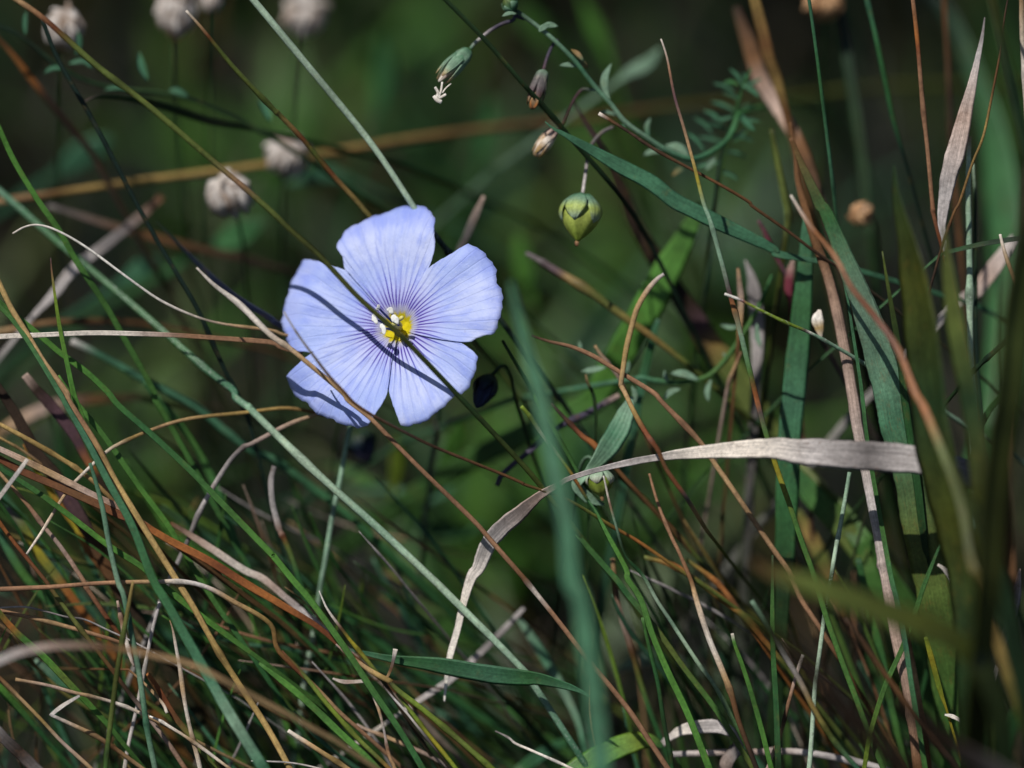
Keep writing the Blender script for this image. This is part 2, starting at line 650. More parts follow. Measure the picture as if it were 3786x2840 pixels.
def petal_mat():
    m, nt = new_mat('blue_petal')
    uv = N(nt, 'ShaderNodeUVMap', uv_map='uv').outputs[0]
    sep = N(nt, 'ShaderNodeSeparateXYZ')
    nt.links.new(uv, sep.inputs[0])
    th, rho = sep.outputs[0], math_(nt, 'MULTIPLY', sep.outputs[1], 15.0)      # turn 0..1, millimetres from the middle
    geo = N(nt, 'ShaderNodeNewGeometry').outputs['Position']

    def comb(a, b):
        c = N(nt, 'ShaderNodeCombineXYZ')
        sock(nt, c.inputs[0], a)
        sock(nt, c.inputs[1], b)
        return c.outputs[0]

    def veins(count, wob, lo, hi, seed):
        w = noise(nt, comb(math_(nt, 'MULTIPLY', th, 9.0), math_(nt, 'MULTIPLY_ADD', rho, 0.09, seed)), 1.6, 1.0)
        x = math_(nt, 'ADD', math_(nt, 'MULTIPLY', th, count), math_(nt, 'MULTIPLY', math_(nt, 'SUBTRACT', w, 0.5), wob))
        fr = math_(nt, 'ABSOLUTE', math_(nt, 'SUBTRACT', math_(nt, 'FRACT', x), 0.5))
        d = math_(nt, 'MULTIPLY', fr, math_(nt, 'MULTIPLY', rho, 2 * math.pi / count))
        line = smooth_(nt, d, lo, hi, 1.0, 0.0)
        cell = noise(nt, comb(math_(nt, 'MULTIPLY', math_(nt, 'FLOOR', x), 3.7), seed), 1.0, 0.0)
        return line, cell
    l1, c1 = veins(58.0, 1.1, 0.03, 0.12, 0.0)
    l2, c2 = veins(150.0, 3.0, 0.005, 0.05, 8.0)
    rv = math_(nt, 'ADD', rho, math_(nt, 'MULTIPLY_ADD', c1, -7.0, 3.5))
    fade1 = math_(nt, 'ADD', smooth_(nt, rv, 3.0, 6.8, 1.0, 0.24), smooth_(nt, rv, 6.0, 10.5, 0.0, -0.24))
    fade1 = math_(nt, 'MULTIPLY', fade1, math_(nt, 'MULTIPLY_ADD', c1, 1.5, 0.3), clamp=True)
    f1 = math_(nt, 'MULTIPLY', l1, fade1, clamp=True)
    f2 = math_(nt, 'MULTIPLY', math_(nt, 'MULTIPLY', l2, c2), smooth_(nt, rho, 3.0, 12.5, 0.34, 0.05))
    base = mixc(nt, smooth_(nt, noise(nt, geo, 110.0, 2.0), 0.3, 0.62), (*lin((170, 188, 247)), 1), (*lin((200, 209, 250)), 1))
    strk = noise(nt, comb(math_(nt, 'MULTIPLY', th, 60.0), math_(nt, 'MULTIPLY', rho, 0.25)), 1.0, 3.0)
    base = mixc(nt, smooth_(nt, strk, 0.42, 0.68, 0.0, 0.7), base, (*lin((150, 168, 243)), 1))
    base = mixc(nt, smooth_(nt, rho, 11.2, 13.2, 0.0, 0.3), base, (*lin((150, 164, 244)), 1))
    base = mixc(nt, smooth_(nt, rho, 2.0, 7.0, 0.5, 0.0), base, (*lin((186, 176, 240)), 1))
    dust = smooth_(nt, noise(nt, geo, 5200.0, 1.0, 0.4), 0.66, 0.74, 0.0, 0.35)
    base = mixc(nt, dust, base, (*lin((222, 224, 250)), 1))
    vc = mixc(nt, smooth_(nt, rho, 3.2, 7.0), (*lin((72, 34, 160)), 1), (*lin((104, 116, 214)), 1))
    c = mixc(nt, f2, base, (*lin((104, 120, 218)), 1))
    c = mixc(nt, f1, c, vc)
    mott = smooth_(nt, noise(nt, geo, 420.0, 2.0), 0.73, 0.77)
    c = mixc(nt, math_(nt, 'MULTIPLY', mott, 0.25), c, (*lin((120, 110, 150)), 1))
    jag = math_(nt, 'MULTIPLY_ADD', noise(nt, comb(math_(nt, 'MULTIPLY', th, 26.0), 3.0), 1.0, 2.0), 1.5, -0.75)
    rj = math_(nt, 'ADD', rho, jag)
    c = mixc(nt, smooth_(nt, rj, 2.2, 3.0, 0.7, 0.0), c, (*lin((206, 206, 224)), 1))
    c = mixc(nt, smooth_(nt, rj, 1.55, 2.15, 1.0, 0.0), c, (*lin((214, 198, 28)), 1))
    bump = math_(nt, 'ADD', math_(nt, 'MULTIPLY', strk, 1.0), math_(nt, 'MULTIPLY', l1, -0.35))
    bump = math_(nt, 'ADD', bump, math_(nt, 'MULTIPLY', noise(nt, geo, 3000.0, 2.0), 0.3))
    bump = math_(nt, 'ADD', bump, math_(nt, 'MULTIPLY', noise(nt, geo, 520.0, 3.0), 1.6))
    out_leaf(nt, c, 0.5, 0.3, 0.27, bump, 0.5, 0.00016)
    return m


M_PETAL = petal_mat()


def plain_mat(name, rgb, rough=0.6, spec=0.3, var=0.3, scale=1500.0, trans=0.1):
    m, nt = new_mat(name)
    geo = N(nt, 'ShaderNodeNewGeometry').outputs['Position']
    n_ = noise(nt, geo, scale, 3.0)
    c = lin(rgb)
    col = mixc(nt, n_, (*[v * (1 - var) for v in c], 1), (*[min(1, v * (1 + var)) for v in c], 1))
    out_leaf(nt, col, rough, spec, trans, n_, 0.5, 0.0001)
    return m


M_ANTHER = plain_mat('white_anther', (232, 232, 228), 0.8, 0.1, 0.15)
M_FILAMENT = plain_mat('blue_filament', (70, 84, 160), 0.6)
M_STYLE = plain_mat('pale_style', (222, 214, 130), 0.6, 0.3, 0.15)
M_THROAT = plain_mat('yellow_throat', (214, 196, 30), 0.6, 0.2, 0.25)

PETALS = {
    'left': (0.0, P(1, 1, 1090, 1140, 900, 1190, 720, 1240, 600, 1300, 500, 1333, 430, 1330, 370, 1320, 300, 1285, 275, 1240, 255, 1150, 225, 1090,
                    205, 1065, 220, 1020, 235, 980, 255, 900, 275, 820, 278, 740, 290, 690, 310, 640, 340, 590, 370, 545, 390, 537, 430, 545,
                    520, 575, 620, 615, 700, 640, 760, 660, 830, 690, 930, 800, 1060, 960)),
    'top': (0.28, P(1, 1, 1090, 1010, 960, 855, 880, 765, 800, 690, 765, 640, 758, 570, 725, 515, 702, 485, 706, 440, 735, 390, 780, 325, 900, 245, 970, 200,
                    1070, 170, 1150, 145, 1190, 115, 1240, 103, 1310, 112, 1370, 115, 1440, 150, 1470, 200, 1497, 240, 1500, 300, 1505, 420,
                    1508, 480, 1490, 560, 1450, 660, 1400, 780, 1300, 940)),
    'right': (0.5, P(1, 1, 1270, 960, 1320, 850, 1390, 735, 1460, 655, 1520, 615, 1600, 570, 1700, 510, 1780, 455, 1800, 455, 1840, 480, 1880, 505, 1920, 545,
                     1970, 600, 1995, 680, 2010, 760, 2040, 830, 2057, 900, 2055, 970, 2040, 1040, 2030, 1090, 2015, 1150, 1980, 1190, 1920, 1205,
                     1850, 1235, 1800, 1258, 1730, 1260, 1640, 1248, 1500, 1222, 1330, 1180)),
    'low': (0.2, P(1, 1, 1320, 1150, 1500, 1190, 1650, 1225, 1730, 1268, 1790, 1310, 1860, 1375, 1855, 1420, 1840, 1460, 1835, 1500, 1800, 1560, 1790, 1600,
                   1720, 1668, 1660, 1703, 1590, 1763, 1520, 1828, 1450, 1883, 1370, 1918, 1270, 1936, 1225, 1926, 1205, 1888, 1175, 1798,
                   1150, 1728, 1130, 1668, 1112, 1590, 1112, 1500, 1135, 1350, 1165, 1220)),
    'lowleft': (0.36, P(1, 1, 1190, 1240, 1150, 1400, 1125, 1560, 1122, 1665, 1100, 1735, 1060, 1798, 1020, 1858, 975, 1918, 930, 1936, 870, 1948, 800, 1936, 720, 1913,
                        680, 1883, 620, 1873, 550, 1838, 490, 1793, 450, 1748, 380, 1698, 310, 1648, 295, 1598, 275, 1530, 285, 1500, 370, 1445, 440, 1395,
                        530, 1330, 600, 1280, 720, 1215, 900, 1165, 1080, 1140)),
}


def resample(pts, n):
    d = [0.0]
    for a, b in zip(pts, pts[1:]):
        d.append(d[-1] + (b - a).length)
    out = []
    for i in range(n):
        s = d[-1] * i / (n - 1)
        j = 0
        while j < len(d) - 2 and d[j + 1] < s:
            j += 1
        f = (s - d[j]) / max(1e-9, d[j + 1] - d[j])
        out.append(pts[j].lerp(pts[j + 1], f))
    return out


def flower():
    root = empty('flax_flower', (0, 0, 0))
    tag(root, 'single open pale blue flax flower with five petals and yellow throat', 'flower')
    rnd = random.Random(21)
    stem_px = P(2, 1, 905, 250, 840, 330, 808, 400, 765, 600, 720, 850, 660, 1130, 600, 1500, 570, 1659) + P(3, 1, 530, 420, 460, 800, 420, 1050, 390, 1350, 340, 1640)
    start = FC - FN * 0.006
    dz0 = (start - CAM).dot(FWD) * 1000 - DIST * 1000
    path, ws, tn = make_path(stem_px, 42, (dz0 + 4, dz0 + 3, dz0 + 3, dz0 + 6, dz0 + 10), 'dgr@0 gla@0.08 gla@0.5 pgl@0.8 gla@1', True, False, 1.0)  # dark green top end is the flower's shadow painted on the stem
    q = V((start.x, start.y, start.z))
    pre = [q + (path[0] - q) * (k / 5) - FN * 0.0025 * math.sin(math.pi * k / 5) for k in range(5)]
    path, ws, tn = pre + path, [ws[0]] * 5 + ws, [tn[0]] * 5 + tn
    root.location = path[-1]
    v, f, c, u = sweep(path, ws, tn, 0.9, 0, 0, 8, 0, 5)
    mesh_obj('stem', v, f, M_GLAUC, path[-1], c, u, root)
    NR, NK = 26, 84
    for key, (lay, px) in PETALS.items():
        pts = []
        for x, y in px:
            q = on_plane(x, y, 0.6) - FC
            pts.append(V((q.dot(E1), q.dot(E2))))
        # a light round of smoothing between the traced points, then even spacing
        p3 = catmull([V((p.x, p.y, 0)) for p in pts], 4)
        rim = resample([V((p.x, p.y)) for p in p3], NK)
        mid = sum((p for p in rim), V((0, 0))) / NK
        a0 = math.atan2(mid.y, mid.x)
        ph = rnd.uniform(0, 6)
        verts, uvs, faces = [], [], []
        for j in range(NR):
            t = (j + 0.6) / (NR - 1 + 0.6)
            for k, p in enumerate(rim):
                edge = 1 + (0.006 * math.sin(k * 2.1 + ph) + 0.006 * math.sin(k * 0.9 + ph * 3)) * (t ** 6)
                q = p * t * edge
                rho = q.length * 1000
                th = math.atan2(q.y, q.x)
                dth = (th - a0 + math.pi) % (2 * math.pi) - math.pi
                side = dth / 0.62
                h = 0.6 * min(1, rho / 9) + lay * min(1, rho / 4)                       # order of overlap
                h -= 1.5 * math.exp(-(rho / 1.75) ** 2)                                  # throat
                h += 0.016 * (rho - 3) ** 2 * (1 if rho > 3 else 0) * 0.25               # shallow cup
                h -= 0.30 * (1 - min(1, abs(side)) ** 2) * min(1, rho / 6) * 0.5         # channelled along the middle
                h += 0.17 * math.sin(side * 5 + ph) * (rho / 13) ** 2 + 0.10 * math.sin(side * 11 + ph * 2) * (rho / 13) ** 3
                h -= 0.9 * max(0, (rho - 10.5) / 3) ** 2                                 # rim curls back
                verts.append(FC + E1 * q.x + E2 * q.y + FN * (h * 0.001))
                uvs.append(((a0 + dth) / (2 * math.pi) + 2, rho / 15))
        for j in range(NR - 1):
            for k in range(NK - 1):
                a = j * NK + k
                faces.append((a, a + 1, a + NK + 1, a + NK))
        o = mesh_obj('petal', verts, faces, M_PETAL, FC, None, uvs, root)
        sm = o.modifiers.new('thickness', 'SOLIDIFY')
        sm.thickness = 0.00009
        sm.offset = 0
    # yellow throat with five folds round the ovary
    vs, fs = [], []
    n, r = 40, 9
    for j in range(r):
        t = j / (r - 1)
        for k in range(n):
            a = 2 * math.pi * k / n
            rr = (0.25 + 1.55 * t) * (1 + 0.12 * math.cos(5 * a + 0.6))
            h = -0.95 + 0.75 * t ** 1.4 + 0.2 * math.cos(5 * a) * t
            vs.append(FC + (E1 * math.cos(a) + E2 * math.sin(a)) * rr * 0.00085 + FN * (h - 0.15) * 0.001)
    for j in range(r - 1):
        for k in range(n):
            fs.append((j * n + k, j * n + (k + 1) % n, (j + 1) * n + (k + 1) % n, (j + 1) * n + k))
    fs.append(tuple(range(n)))
    mesh_obj('throat', vs, fs, M_THROAT, FC, None, None, root)
    # stamens: dark blue filaments with white anthers, leaning along the flower's axis
    for ax, ay, ang, ln, wd, h in ((1398, 1138, 75, 22, 14, 4.4), (1444, 1147, -28, 27, 16, 4.2), (1386, 1181, -62, 38, 17, 4.3),
                                   (1416, 1216, -72, 42, 17, 3.8), (1461, 1182, -55, 36, 20, 3.9)):
        tip = on_plane(ax, ay, h)
        st = FC + (tip - FC - FN * (tip - FC).dot(FN)) * 0.28 - FN * 0.0008
        pth = [st + (tip - st) * t + FN * 0.0005 * math.sin(math.pi * t) for t in [i / 7 for i in range(8)]]
        v, f, c, u = sweep(pth, [0.00036 * (1 - 0.4 * i / 7) for i in range(8)], [LIN['nav']] * 8, 0.9, 0, 0, 6)
        sobj = mesh_obj('stamen', v, f, M_FILAMENT, st, None, None, root)
        a = R(ang)
        dirv = (RGT * math.cos(a) + UPV * math.sin(a) - FWD * 0.25).normalized()
        L, W = ln * PX * 1.0, wd * PX * 1.05
        pp, ww = [], []
        for i in range(9):
            t = i / 8
            pp.append(tip + dirv * L * (t - 0.5) + UPV * W * 0.12 * math.sin(t * 9 + ang))
            ww.append(W * (0.25 + 0.9 * math.sin(math.pi * min(1, max(0, t * 0.92 + 0.05))) ** 0.7) * rnd.uniform(0.85, 1.12))
        v, f, c, u = sweep(pp, ww, [LIN['wht']] * 9, 0.3, 0.3, 0.35, 8, 0, int(ax), None, 0.18)
        mesh_obj('anther', v, f, M_ANTHER, tip, None, None, sobj)
    for (ax, ay, h, w0) in ((1483, 1174, 3.4, 0.00034), (1455, 1196, 3.6, 0.00055)):
        tip = on_plane(ax, ay, h)
        st = FC - FN * 0.001
        pth = [st + (tip - st) * (i / 7) + E1 * 0.0002 * math.sin(i) for i in range(8)]
        v, f, c, u = sweep(pth, [w0 * (1.1 - 0.3 * i / 7) + (0.0002 if i > 5 else 0) for i in range(8)], [LIN['pal']] * 8, 0.9, 0, 0, 8)
        mesh_obj('style', v, f, M_STYLE, st, None, None, root)
    # sepals behind the petals
    for k in range(5):
        a = 2 * math.pi * k / 5 + 0.9
        d = E1 * math.cos(a) + E2 * math.sin(a)
        b0 = FC - FN * 0.0062
        pth = [b0 + d * (0.0006 + 0.0042 * t) + FN * (0.0032 * t - 0.0006 * t * t) for t in [i / 8 for i in range(9)]]
        ww = [0.0026 * math.sin(math.pi * min(0.97, 0.18 + 0.8 * i / 8)) + 0.0001 for i in range(9)]
        v, f, c, u = sweep(pth, ww, [LIN['gla']] * 9, 0.12, 0, 0.2, 8, 0, k, face=-FN)
        mesh_obj('sepal', v, f, M_SOFT, b0, c, u, root)
    # small bump that joins petals, sepals and stem
    vs, fs = [], []
    prof = [(-6.6, 0.5), (-5.6, 1.3), (-4, 1.5), (-2.4, 1.3), (-1.5, 0.6)]
    for h, rr in prof:
        for k in range(14):
            a = 2 * math.pi * k / 14
            vs.append(FC + (E1 * math.cos(a) + E2 * math.sin(a)) * rr * 0.001 + FN * h * 0.001)
    for j in range(len(prof) - 1):
        for k in range(14):
            fs.append((j * 14 + k, j * 14 + (k + 1) % 14, (j + 1) * 14 + (k + 1) % 14, (j + 1) * 14 + k))
    fs += [tuple(range(13, -1, -1)), tuple(range(56, 70))]
    mesh_obj('receptacle', vs, fs, M_SOFT, FC, [LIN['gla']] * len(vs), [(0.3, 1.0)] * len(vs), root)


flower()


# ------------------------------------------------------------------ flax stalks, buds, capsules
def pod(name, parent, p0, p1, prof, lobes, depth, stopsname, mat=None, n=20, bend=0.0, rough=0.0, seed=0):
    """closed turned body from p0 to p1 with lobes"""
    rnd = random.Random(seed)
    ax = (p1 - p0)
    L = ax.length
    ax.normalize()
    e1 = (CAM - p0).normalized()
    e1 = (e1 - ax * e1.dot(ax)).normalized()
    e2 = ax.cross(e1)
    st = stops(stopsname)
    vs, cs, us, fs = [], [], [], []
    for j, (t, r) in enumerate(prof):
        for k in range(n):
            a = 2 * math.pi * k / n
            rr = r * (1 - depth * (0.5 + 0.5 * math.cos(lobes * a))) * (1 + rough * rnd.uniform(-1, 1))
            vs.append(p0 + ax * (L * t) + (e1 * math.cos(a) + e2 * math.sin(a)) * rr + e2 * bend * L * math.sin(math.pi * t))
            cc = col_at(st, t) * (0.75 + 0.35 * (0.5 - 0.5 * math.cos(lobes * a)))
            cs.append(cc)
            us.append((k / n, t * L * 1000))
    for j in range(len(prof) - 1):
        for k in range(n):
            fs.append((j * n + k, j * n + (k + 1) % n, (j + 1) * n + (k + 1) % n, (j + 1) * n + k))
    fs += [tuple(range(n - 1, -1, -1)), tuple((len(prof) - 1) * n + k for k in range(n))]
    return mesh_obj(name, vs, fs, mat or M_SOFT, p0, cs, us, parent)


def sepals(parent, p0, p1, rad, cols, count=5, length=0.8, off=0.0, mat=None, spread=1.0):
    ax = (p1 - p0)
    L = ax.length
    ax.normalize()
    e1 = (CAM - p0).normalized()
    e1 = (e1 - ax * e1.dot(ax)).normalized()
    e2 = ax.cross(e1)
    st = stops(cols)
    for k in range(count):
        a = 2 * math.pi * k / count + off
        d = e1 * math.cos(a) + e2 * math.sin(a)
        pth, ww, tt = [], [], []
        for i in range(10):
            t = i / 9
            bul = math.sin(math.pi * min(1, 0.08 + 0.62 * t)) ** 0.8
            pth.append(p0 + ax * L * length * t + d * rad * 1.04 * bul * spread)
            ww.append(rad * 1.25 * (math.sin(math.pi * min(0.985, 0.12 + 0.87 * t)) ** 0.8) + 0.00004)
            tt.append(col_at(st, t))
        v, f, c, u = sweep(pth, ww, tt, 0.10, 0, -0.28, 8, 0, k, face=d)
        mesh_obj('sepal', v, f, mat or M_SOFT, p0, c, u, parent)


def line_part(parent, name, pts, w, dz, cols, mat='s', flat=0.85, fold=0.0, twist=0.0, taper=1.0):
    return B(name, None, pts, w, dz, cols, mat, flat, twist, fold, False, taper, 0.0, parent, None, 4, False)


def leaf_part(parent, pts, w, dz, cols='gla', twist=0.0):
    if len(pts) == 2:
        pts = [pts[0], ((pts[0][0] + pts[1][0]) / 2 + 2, (pts[0][1] + pts[1][1]) / 2 - 3), pts[1]]
    return B('leaf', None, pts, [w * 0.08, w * 0.8, w, w * 0.75, w * 0.25], dz, cols, 's', 0.12, twist, 0.22, False, 1, 0, parent, None, 4, False)


def pix(pt, dz):
    return at(pt[0], pt[1], dz)


def flax_stalk():
    # main stalk of the seeding flax
    stem = P(0, 2, 60, 70, 130, 105, 300, 230, 440, 350, 570, 480, 640, 565, 760, 720, 880, 850, 1000, 1000, 1180, 1130, 1330, 1225, 1530, 1300, 1700, 1245, 1850, 1120,
             1930, 930, 1960, 750, 1975, 900, 2000, 1300) + P(1, 2, 2030, 300, 2080, 800)
    stem = stem[:15]
    dzs = (4, 5, 6, 9, 14)
    path, ws, tn = make_path(stem, [36, 38, 42, 46, 50], dzs, 'dgr@0 gla@0.12 tea@0.3 gla@0.55 tea@0.75 mgr@1', True, False)
    root = empty('flax_stalk', path[-1])
    tag(root, 'seeding flax stalk with nodding withered flowers and a round green capsule', 'flax plant')
    v, f, c, u = sweep(path, ws, tn, 0.9, 0, 0, 8, 0, 77)
    mesh_obj('stem', v, f, M_SOFT, path[-1], c, u, root)
    p = lambda *a: P(0, 2, *a)
    p1 = lambda *a: P(0, 1, *a)
    # closed round bud at the end with a tiny leaf
    b0, b1 = pix(p(95, 80)[0], 4), pix(p(15, -10)[0], 3)
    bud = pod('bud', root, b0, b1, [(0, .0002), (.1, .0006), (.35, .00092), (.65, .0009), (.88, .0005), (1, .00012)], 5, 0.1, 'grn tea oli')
    sepals(bud, b0, b1, 0.0009, 'dgr tea gla', 5, 0.8, 0.4)
    leaf_part(root, p(-10, 135, 50, 108, 110, 112), 34, 3, 'gla')
    # pedicel and the elongated withered flower with white remains
    line_part(root, 'pedicel', p(175, 155, 100, 132, 40, 150) + p1(2140, 165, 2050, 195, 1960, 245, 1890, 300, 1830, 350, 1785, 405), 30, (5, 4), 'vio@0 vio@0.5 gry@0.75 tea@1')
    a0, a1 = pix(p1(1782, 408)[0], 4), pix(p1(1530, 668)[0], 2)
    wf = pod('withered_flower', root, a0, a1, [(0, .0003), (.06, .0008), (.2, .00108), (.4, .0011), (.6, .0008), (.8, .00042), (.95, .00022), (1, .0001)], 5, 0.12, 'tea gla gla pnk pal')
    sepals(wf, a0, a1, 0.00105, 'grn tea gla gla tan', 5, 0.92, 0.2)
    for pts, w in ((p1(1560, 670, 1550, 740, 1530, 800), 18), (p1(1500, 712, 1525, 760, 1510, 800), 24), (p1(1632, 684, 1590, 720, 1560, 760), 10),
                   (p1(1490, 785, 1520, 820, 1555, 835), 34), (p1(1590, 770, 1560, 790, 1530, 800), 22)):
        B('dry_filament', None, pts, w, 1.5, 'wht pal wht', 'd', 0.5, 0.2, 0.1, False, 0.8, 0, wf, None, 4, False)
    # second withered flower, grey brown
    line_part(root, 'pedicel', p(450, 330, 425, 345, 390, 400, 355, 490, 330, 580), 28, (6, 5), 'vio vio pur')
    a0, a1 = pix(p(332, 580)[0], 5), pix(p(232, 890)[0], 3)
    wf = pod('withered_flower', root, a0, a1, [(0, .0003), (.06, .0008), (.2, .00092), (.42, .00088), (.65, .0007), (.85, .00052), (.95, .0004), (1, .0002)], 5, 0.18, 'gla dgy pnk tan brn')
    sepals(wf, a0, a1, 0.0009, 'gla dgy dgy pur tan', 5, 0.9, 0.9)
    for pts, w in ((p(240, 800, 225, 840, 232, 890), 16), (p(285, 820, 270, 860, 250, 885), 22)):
        B('dry_filament', None, pts, w, 2, 'tan org brn', 'd', 0.5, 0.2, 0.1, False, 0.8, 0, wf, None, 4, False)
    # third one, dried tan and crumpled
    line_part(root, 'pedicel', p(765, 742, 700, 735, 645, 735, 590, 800, 540, 900, 480, 1030, 440, 1065), 26, (8, 4), 'gla@0 pur@0.3 dbr@0.6 dbr@1')
    a0, a1 = pix(p(435, 1060)[0], 6), pix(p(262, 1275)[0], 5)
    wf = pod('withered_flower', root, a0, a1, [(0, .0003), (.08, .0007), (.25, .00085), (.5, .0008), (.7, .0008), (.88, .0007), (1, .0003)], 5, 0.35, 'pur pnk tan pal tan', M_DRY, 20, 0.05, 0.08, 3)
    sepals(wf, a0, a1, 0.00078, 'pur pnk pal tan och', 5, 0.98, 0.3, M_DRY, 0.95)
    # round green capsule hanging on a curved grey stalk
    line_part(root, 'pedicel', p(900, 1040, 830, 1070, 770, 1120, 715, 1200, 690, 1300, 675, 1420, 650, 1590), 28, (9, 5), 'dgy@0 dgy@0.3 dbr@0.5 gry@0.75 gry@1')
    a0, a1 = pix(P(1, 2, 655, 45)[0], 5), pix(P(1, 2, 610, 425)[0], 4)
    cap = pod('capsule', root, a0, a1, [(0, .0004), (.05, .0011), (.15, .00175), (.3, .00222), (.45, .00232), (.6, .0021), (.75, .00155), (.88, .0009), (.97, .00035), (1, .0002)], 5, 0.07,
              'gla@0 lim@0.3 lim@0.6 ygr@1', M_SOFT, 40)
    sepals(cap, a0, a1, 0.00228, 'tea@0 gla@0.3 lim@0.6 pgl@0.9', 5, 0.62, 0.35, None, 0.99)
    B('dry_tip', None, P(1, 2, 612, 415, 605, 440, 606, 465), [26, 40, 22], 4, 'och cop brn', 'd', 0.6, 0, 0, False, 1, 0, cap, None, 4, False)
    # narrow leaves up the stalk
    for pts, w, d, c in ((p(450, 215, 370, 205, 300, 240), 62, 5, 'gla'), (p(290, 260, 330, 225, 380, 205), 60, 4, 'gla'), (p(462, 535, 530, 530, 605, 545), 46, 6, 'gla'),
                         (p(885, 520, 830, 640, 840, 740, 870, 820), 78, 8, 'gla'), (p(785, 922, 860, 920, 945, 945), 34, 10, 'gla'), (p(1205, 965, 1175, 1040, 1195, 1130), 52, 12, 'gla tea'),
                         (p(1140, 1275, 1220, 1240, 1300, 1245), 52, 13, 'gla'), (p(1330, 1190, 1440, 1210, 1530, 1300), 92, 12, 'gla'), (p(960, 1030, 1010, 1025, 1060, 1060), 36, 10, 'tea'),
                         (p(1380, 1440, 1440, 1390, 1500, 1370), 46, 14, 'och tea'), (p(690, 560, 650, 520, 600, 500), 66, 6, 'och tea'), (p(555, 405, 610, 440, 660, 500), 50, 5, 'och tan tea'),
                         (p(1800, 680, 1860, 670, 1935, 700), 50, 15, 'mgr'), (p(2065, 1075, 1990, 1000, 1940, 930), 66, 14, 'tea'), (p(1700, 960, 1780, 980, 1880, 950), 40, 16, 'tea'),
                         (p(1740, 1290, 1700, 1340, 1660, 1390), 56, 15, 'gla'), (p(2100, 800, 2040, 740, 1960, 700), 50, 15, 'tea')):
        leaf_part(root, pts, w * 0.85, d, c)
    return root


flax_stalk()


def leafy_shoot(label, stem, w, dz, cols, leaves, lc='tea'):
    path, ws, tn = make_path(stem, w, dz, cols, True, False, 0.5)
    root = empty('flax_shoot', path[-1])
    tag(root, label, 'flax plant', 'leafy flax shoots')
    v, f, c, u = sweep(path, ws, tn, 0.9, 0, 0, 8, 0, 31)
    mesh_obj('stem', v, f, M_SOFT, path[-1], c, u, root)
    for pts, lw, d in leaves:
        leaf_part(root, pts, lw * (0.7 if dz[0] > 13 else 0.85), d, lc, random.uniform(-0.4, 0.4))
    return root


leafy_shoot('leafless-tipped flax shoot arching among broad blades under the spotted stem',
            P(1, 2, 2200, 700, 2060, 1020, 1900, 1280, 1760, 1460, 1640, 1545, 1450, 1580, 1250, 1565, 1130, 1540), 44, (12, 11), 'mgr grn grn tea',
            [(P(1, 2, 1370, 1505, 1480, 1510, 1600, 1560), 78, 10), (P(1, 2, 640, 1490, 740, 1475, 840, 1455), 60, 10), (P(1, 2, 1320, 1480, 1330, 1540, 1350, 1580), 44, 10),
             (P(1, 2, 1030, 1400, 1020, 1460, 1000, 1510), 44, 10), (P(2, 2, 1310, 180, 1370, 110, 1450, 85), 60, 10), (P(2, 2, 1680, 190, 1670, 100, 1700, 10), 58, 11),
             (P(1, 2, 2110, 1300, 2080, 1200, 2075, 1100), 56, 11), (P(1, 2, 620, 1240, 630, 1290, 640, 1320), 40, 11), (P(1, 2, 1780, 1110, 1860, 1130, 1930, 1120), 44, 13),
             (P(2, 2, 1050, 60, 1080, 130, 1070, 210), 56, 8), (P(1, 2, 1800, 1430, 1830, 1390, 1800, 1340), 50, 12)], 'gla')
leafy_shoot('dim feathery flax shoot with narrow leaves behind the spotted stem',
            P(0, 2, 2030, 560, 1960, 720, 1900, 930, 1840, 1120, 1780, 1350) + P(1, 2, 1740, 60, 1700, 400), 34, (15, 20), 'mgr dgr vdg',
            [(P(0, 2, x0, y0, (x0 + x1) / 2 + 12, (y0 + y1) / 2 - 10, x1, y1), 44, 16 + (k % 5)) for k, (x0, y0, x1, y1) in enumerate((
                (1850, 560, 1960, 700), (2120, 640, 1970, 720), (1790, 760, 1930, 820), (2080, 860, 1930, 880), (1700, 830, 1910, 920), (2110, 1000, 1890, 980),
                (1660, 1010, 1860, 1080), (2060, 1160, 1850, 1110), (1600, 1120, 1820, 1180), (2000, 1290, 1800, 1240), (1580, 1370, 1780, 1330), (1930, 1480, 1770, 1400),
                (1640, 900, 1800, 1010), (1560, 960, 1720, 1100), (2000, 1060, 1880, 1160), (1500, 1080, 1650, 1240), (1960, 600, 1990, 690), (1720, 680, 1900, 760)))], 'tea')
leafy_shoot('blurred flax shoot with short bluish leaves among the pale clover heads',
            P(0, 0, -40, 200, 180, 300, 450, 520, 700, 660, 1000, 730, 1300, 760, 1600, 830, 1950, 980, 2212, 1120), 40, (14, 20), 'vdg dgr dgr',
            [(P(0, 0, 215, 90, 205, 180, 210, 290), 62, 14), (P(0, 0, 360, 600, 430, 560, 520, 560), 60, 14), (P(0, 0, 1140, 430, 1165, 550, 1210, 660), 90, 17),
             (P(0, 0, 850, 740, 950, 715, 1060, 730), 54, 16), (P(0, 0, 1380, 740, 1450, 745, 1540, 790), 84, 18), (P(0, 0, 640, 250, 650, 350, 620, 460), 70, 15),
             (P(0, 0, 560, 520, 680, 500, 760, 560), 60, 15), (P(0, 0, 2120, 820, 2180, 900, 2212, 990), 90, 20)], 'tea')


def bud_thing(label, p0, p1, rad, cols, stalk, dz):
    path, ws, tn = make_path(stalk, 30, dz, 'dgr vdg', True, False, 1)
    root = empty('flax_bud', path[-1])
    tag(root, label, 'flower bud')
    v, f, c, u = sweep(path, ws, tn, 0.9, 0, 0, 8)
    mesh_obj('stem', v, f, M_SOFT, path[-1], c, u, root)
    b = pod('furled_petals', root, p0, p1, [(0, rad * .3), (.1, rad * .8), (.35, rad), (.65, rad * .85), (.88, rad * .5), (1, rad * .12)], 5, 0.25, cols, M_SOFT, 24)
    sepals(b, p0, p1, rad * 1.0, 'dgr vdg nav', 5, 0.6, 0.3)


